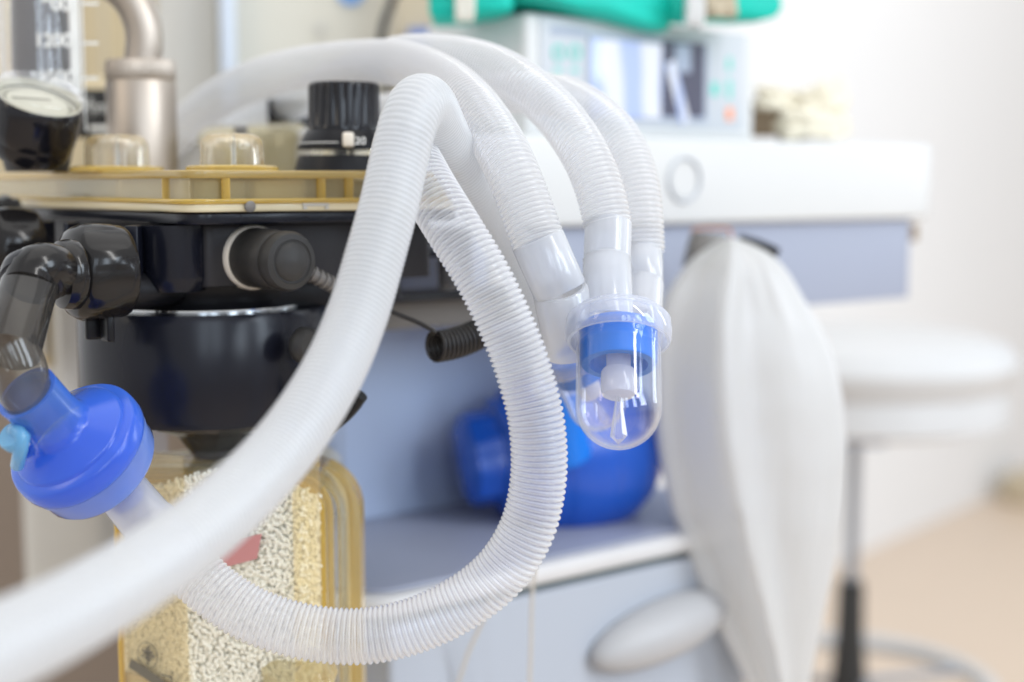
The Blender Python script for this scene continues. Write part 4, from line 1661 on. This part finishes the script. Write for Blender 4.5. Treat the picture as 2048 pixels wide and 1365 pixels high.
b.build('tan_panel', M['tan'], root)
b = MB()
for px in (334, 336 + 108, 214):
    b.box(Q(px, 300, 1.61), (.006, .012, S(1000, 1.6)), None, .002)
b.build('panel_joint', M['beige'], root)
b = MB()
b.box(Q(180, 205, 1.30), (S(110, 1.3), .03, S(90, 1.3)), None, .003)
b.build('amber_block', M['tan'], root)

b = MB()
b.tube([Q(800, -60, 1.30), Q(786, 0, 1.30), Q(770, 40, 1.30), (Q(762, 80, 1.30)), Q(765, 140, 1.31), Q(790, 240, 1.32)], .0038, 14)
tag(b.build('power_cable', M['black_matt']), 'dark cable curving down at the top, left of the teal pouch', 'cable')

# lower left: machine column, pale cylinder, amber window
root = thing('machine_column', Q(120, 1400, 1.2), 'pale rounded machine column at lower left behind the filter', 'machine column')
b = MB()
b.box(Q(150, 800, 1.25), (S(190, 1.25), .08, S(820, 1.25)), None, .02, 6)
b.build('column', M['pale_post'], root)
b = MB()
b.box(Q(152, 800, 1.10), (S(44, 1.10), .02, S(420, 1.10)), None, .003)
b.build('bright_edge', M['white'], root)
b = MB()
b.box(Q(90, 660, 1.08), (S(30, 1.08), .01, S(150, 1.08)), None, .002)
af = b.build('amber_window_frame', M['tan'], root)
b = MB()
b.box(Q(86, 655, 1.072), (S(12, 1.07), .004, S(116, 1.07)), None, .001)
b.build('window_pane', M['pale_post'], af)
b = MB()
b.box(Q(30, 1100, 1.6), (S(900, 1.6), .05, S(1500, 1.6)), None, .004)
tag(b.build('base_cabinet', M['taupe']), 'brown-grey cabinet side filling the lower left background', 'cabinet')

# small things by the far wall
nrm = Vector((wd.y, -wd.x, 0))
b = MB()
pw_ = Q(2075, 150, 4.55)
tt_ = (pw_.x - w0.x) / wd.x
pw_ = w0 + wd * tt_ + nrm * .012 + Z * Q(0, 150, 4.55).z
b.box(pw_, (.10, .02, .46), (wd, nrm, Z), .004)
tag(b.build('notice_board', M['beige']), 'tan board on the white wall cut by the right edge of view', 'board')
b = MB()
pw_ = w0 + wd * ((Q(2030, 0, 4.3).x - w0.x) / wd.x) + nrm * .10 + Z * .04
b.box(pw_, (.22, .10, .08), (wd, nrm, Z), .008)
tag(b.build('floor_block', M['beige']), 'low tan block on the floor against the wall at far right', 'block')

# ------------------------------------------------------------------ stool
sx = Q(1704, 1100, 2.0).x
root = thing('stool', Vector((sx, 2.0, 0)), 'white round stool with foot ring behind the breathing bag', 'stool')
zs1 = Q(0, 668, 2.0).z
zs0 = Q(0, 842, 2.0).z
b = MB()
b.lathe([(.0001, zs1), (.17, zs1), (.205, zs1 - .012), (.218, zs1 - .035), (.212, zs1 - .060), (.203, zs1 - .070), (.205, zs1 - .078), (.208, zs0 + .012), (.17, zs0), (.0001, zs0)], (sx, 2.0, 0), Z, 96)
b.build('seat', M['seat'], root)
b = MB()
b.box((sx, 2.0, zs0 - .016), (.075, .075, .030), None, .006)
b.build('seat_plate', M['blue_grey'], root)
b = MB()
zj = Q(0, 1160, 2.0).z
b.lathe([(.0001, zj - .02), (.0095, zj - .02), (.0095, zs0 - .03), (.0001, zs0 - .03)], (sx, 2.0, 0), Z, 32)
b.build('gas_piston', M['pole'], root)
b = MB()
b.lathe([(.0001, .08), (.030, .08), (.028, .20), (.020, .30), (.0185, zj - .01), (.016, zj), (.0001, zj)], (sx, 2.0, 0), Z, 40)
b.build('column', M['black_matt'], root)
b = MB()
ring = [Vector((sx + .20 * math.cos(a), 2.0 + .20 * math.sin(a), .225)) for a in [2 * math.pi * i / 48 for i in range(49)]]
b.tube(ring, .014, 16, step=.02)
b.build('foot_ring', M['seat'], root)
for k_ in range(5):
    a = 2 * math.pi * k_ / 5 + .3
    d = Vector((math.cos(a), math.sin(a), 0))
    c = Vector((sx, 2.0, 0))
    b = MB()
    b.tube([c + d * .02 + Z * .12, c + d * .15 + Z * .10, c + d * .27 + Z * .075], lambda t: .018 - .005 * t, 14)
    lg = b.build('leg', M['black_matt'], root)
    b = MB()
    b.lathe([(.0001, -.012), (.022, -.012), (.027, -.008), (.027, .008), (.022, .012), (.0001, .012)], c + d * .28 + Z * .0275, d.cross(Z), 28)
    b.build('caster', M['black_matt'], lg)
    if k_ % 2 == 0:
        b = MB()
        b.tube([c + d * .018 + Z * .225, c + d * .11 + Z * .225, c + d * .20 + Z * .225], .007, 10)
        b.build('spoke', M['pole'], root)
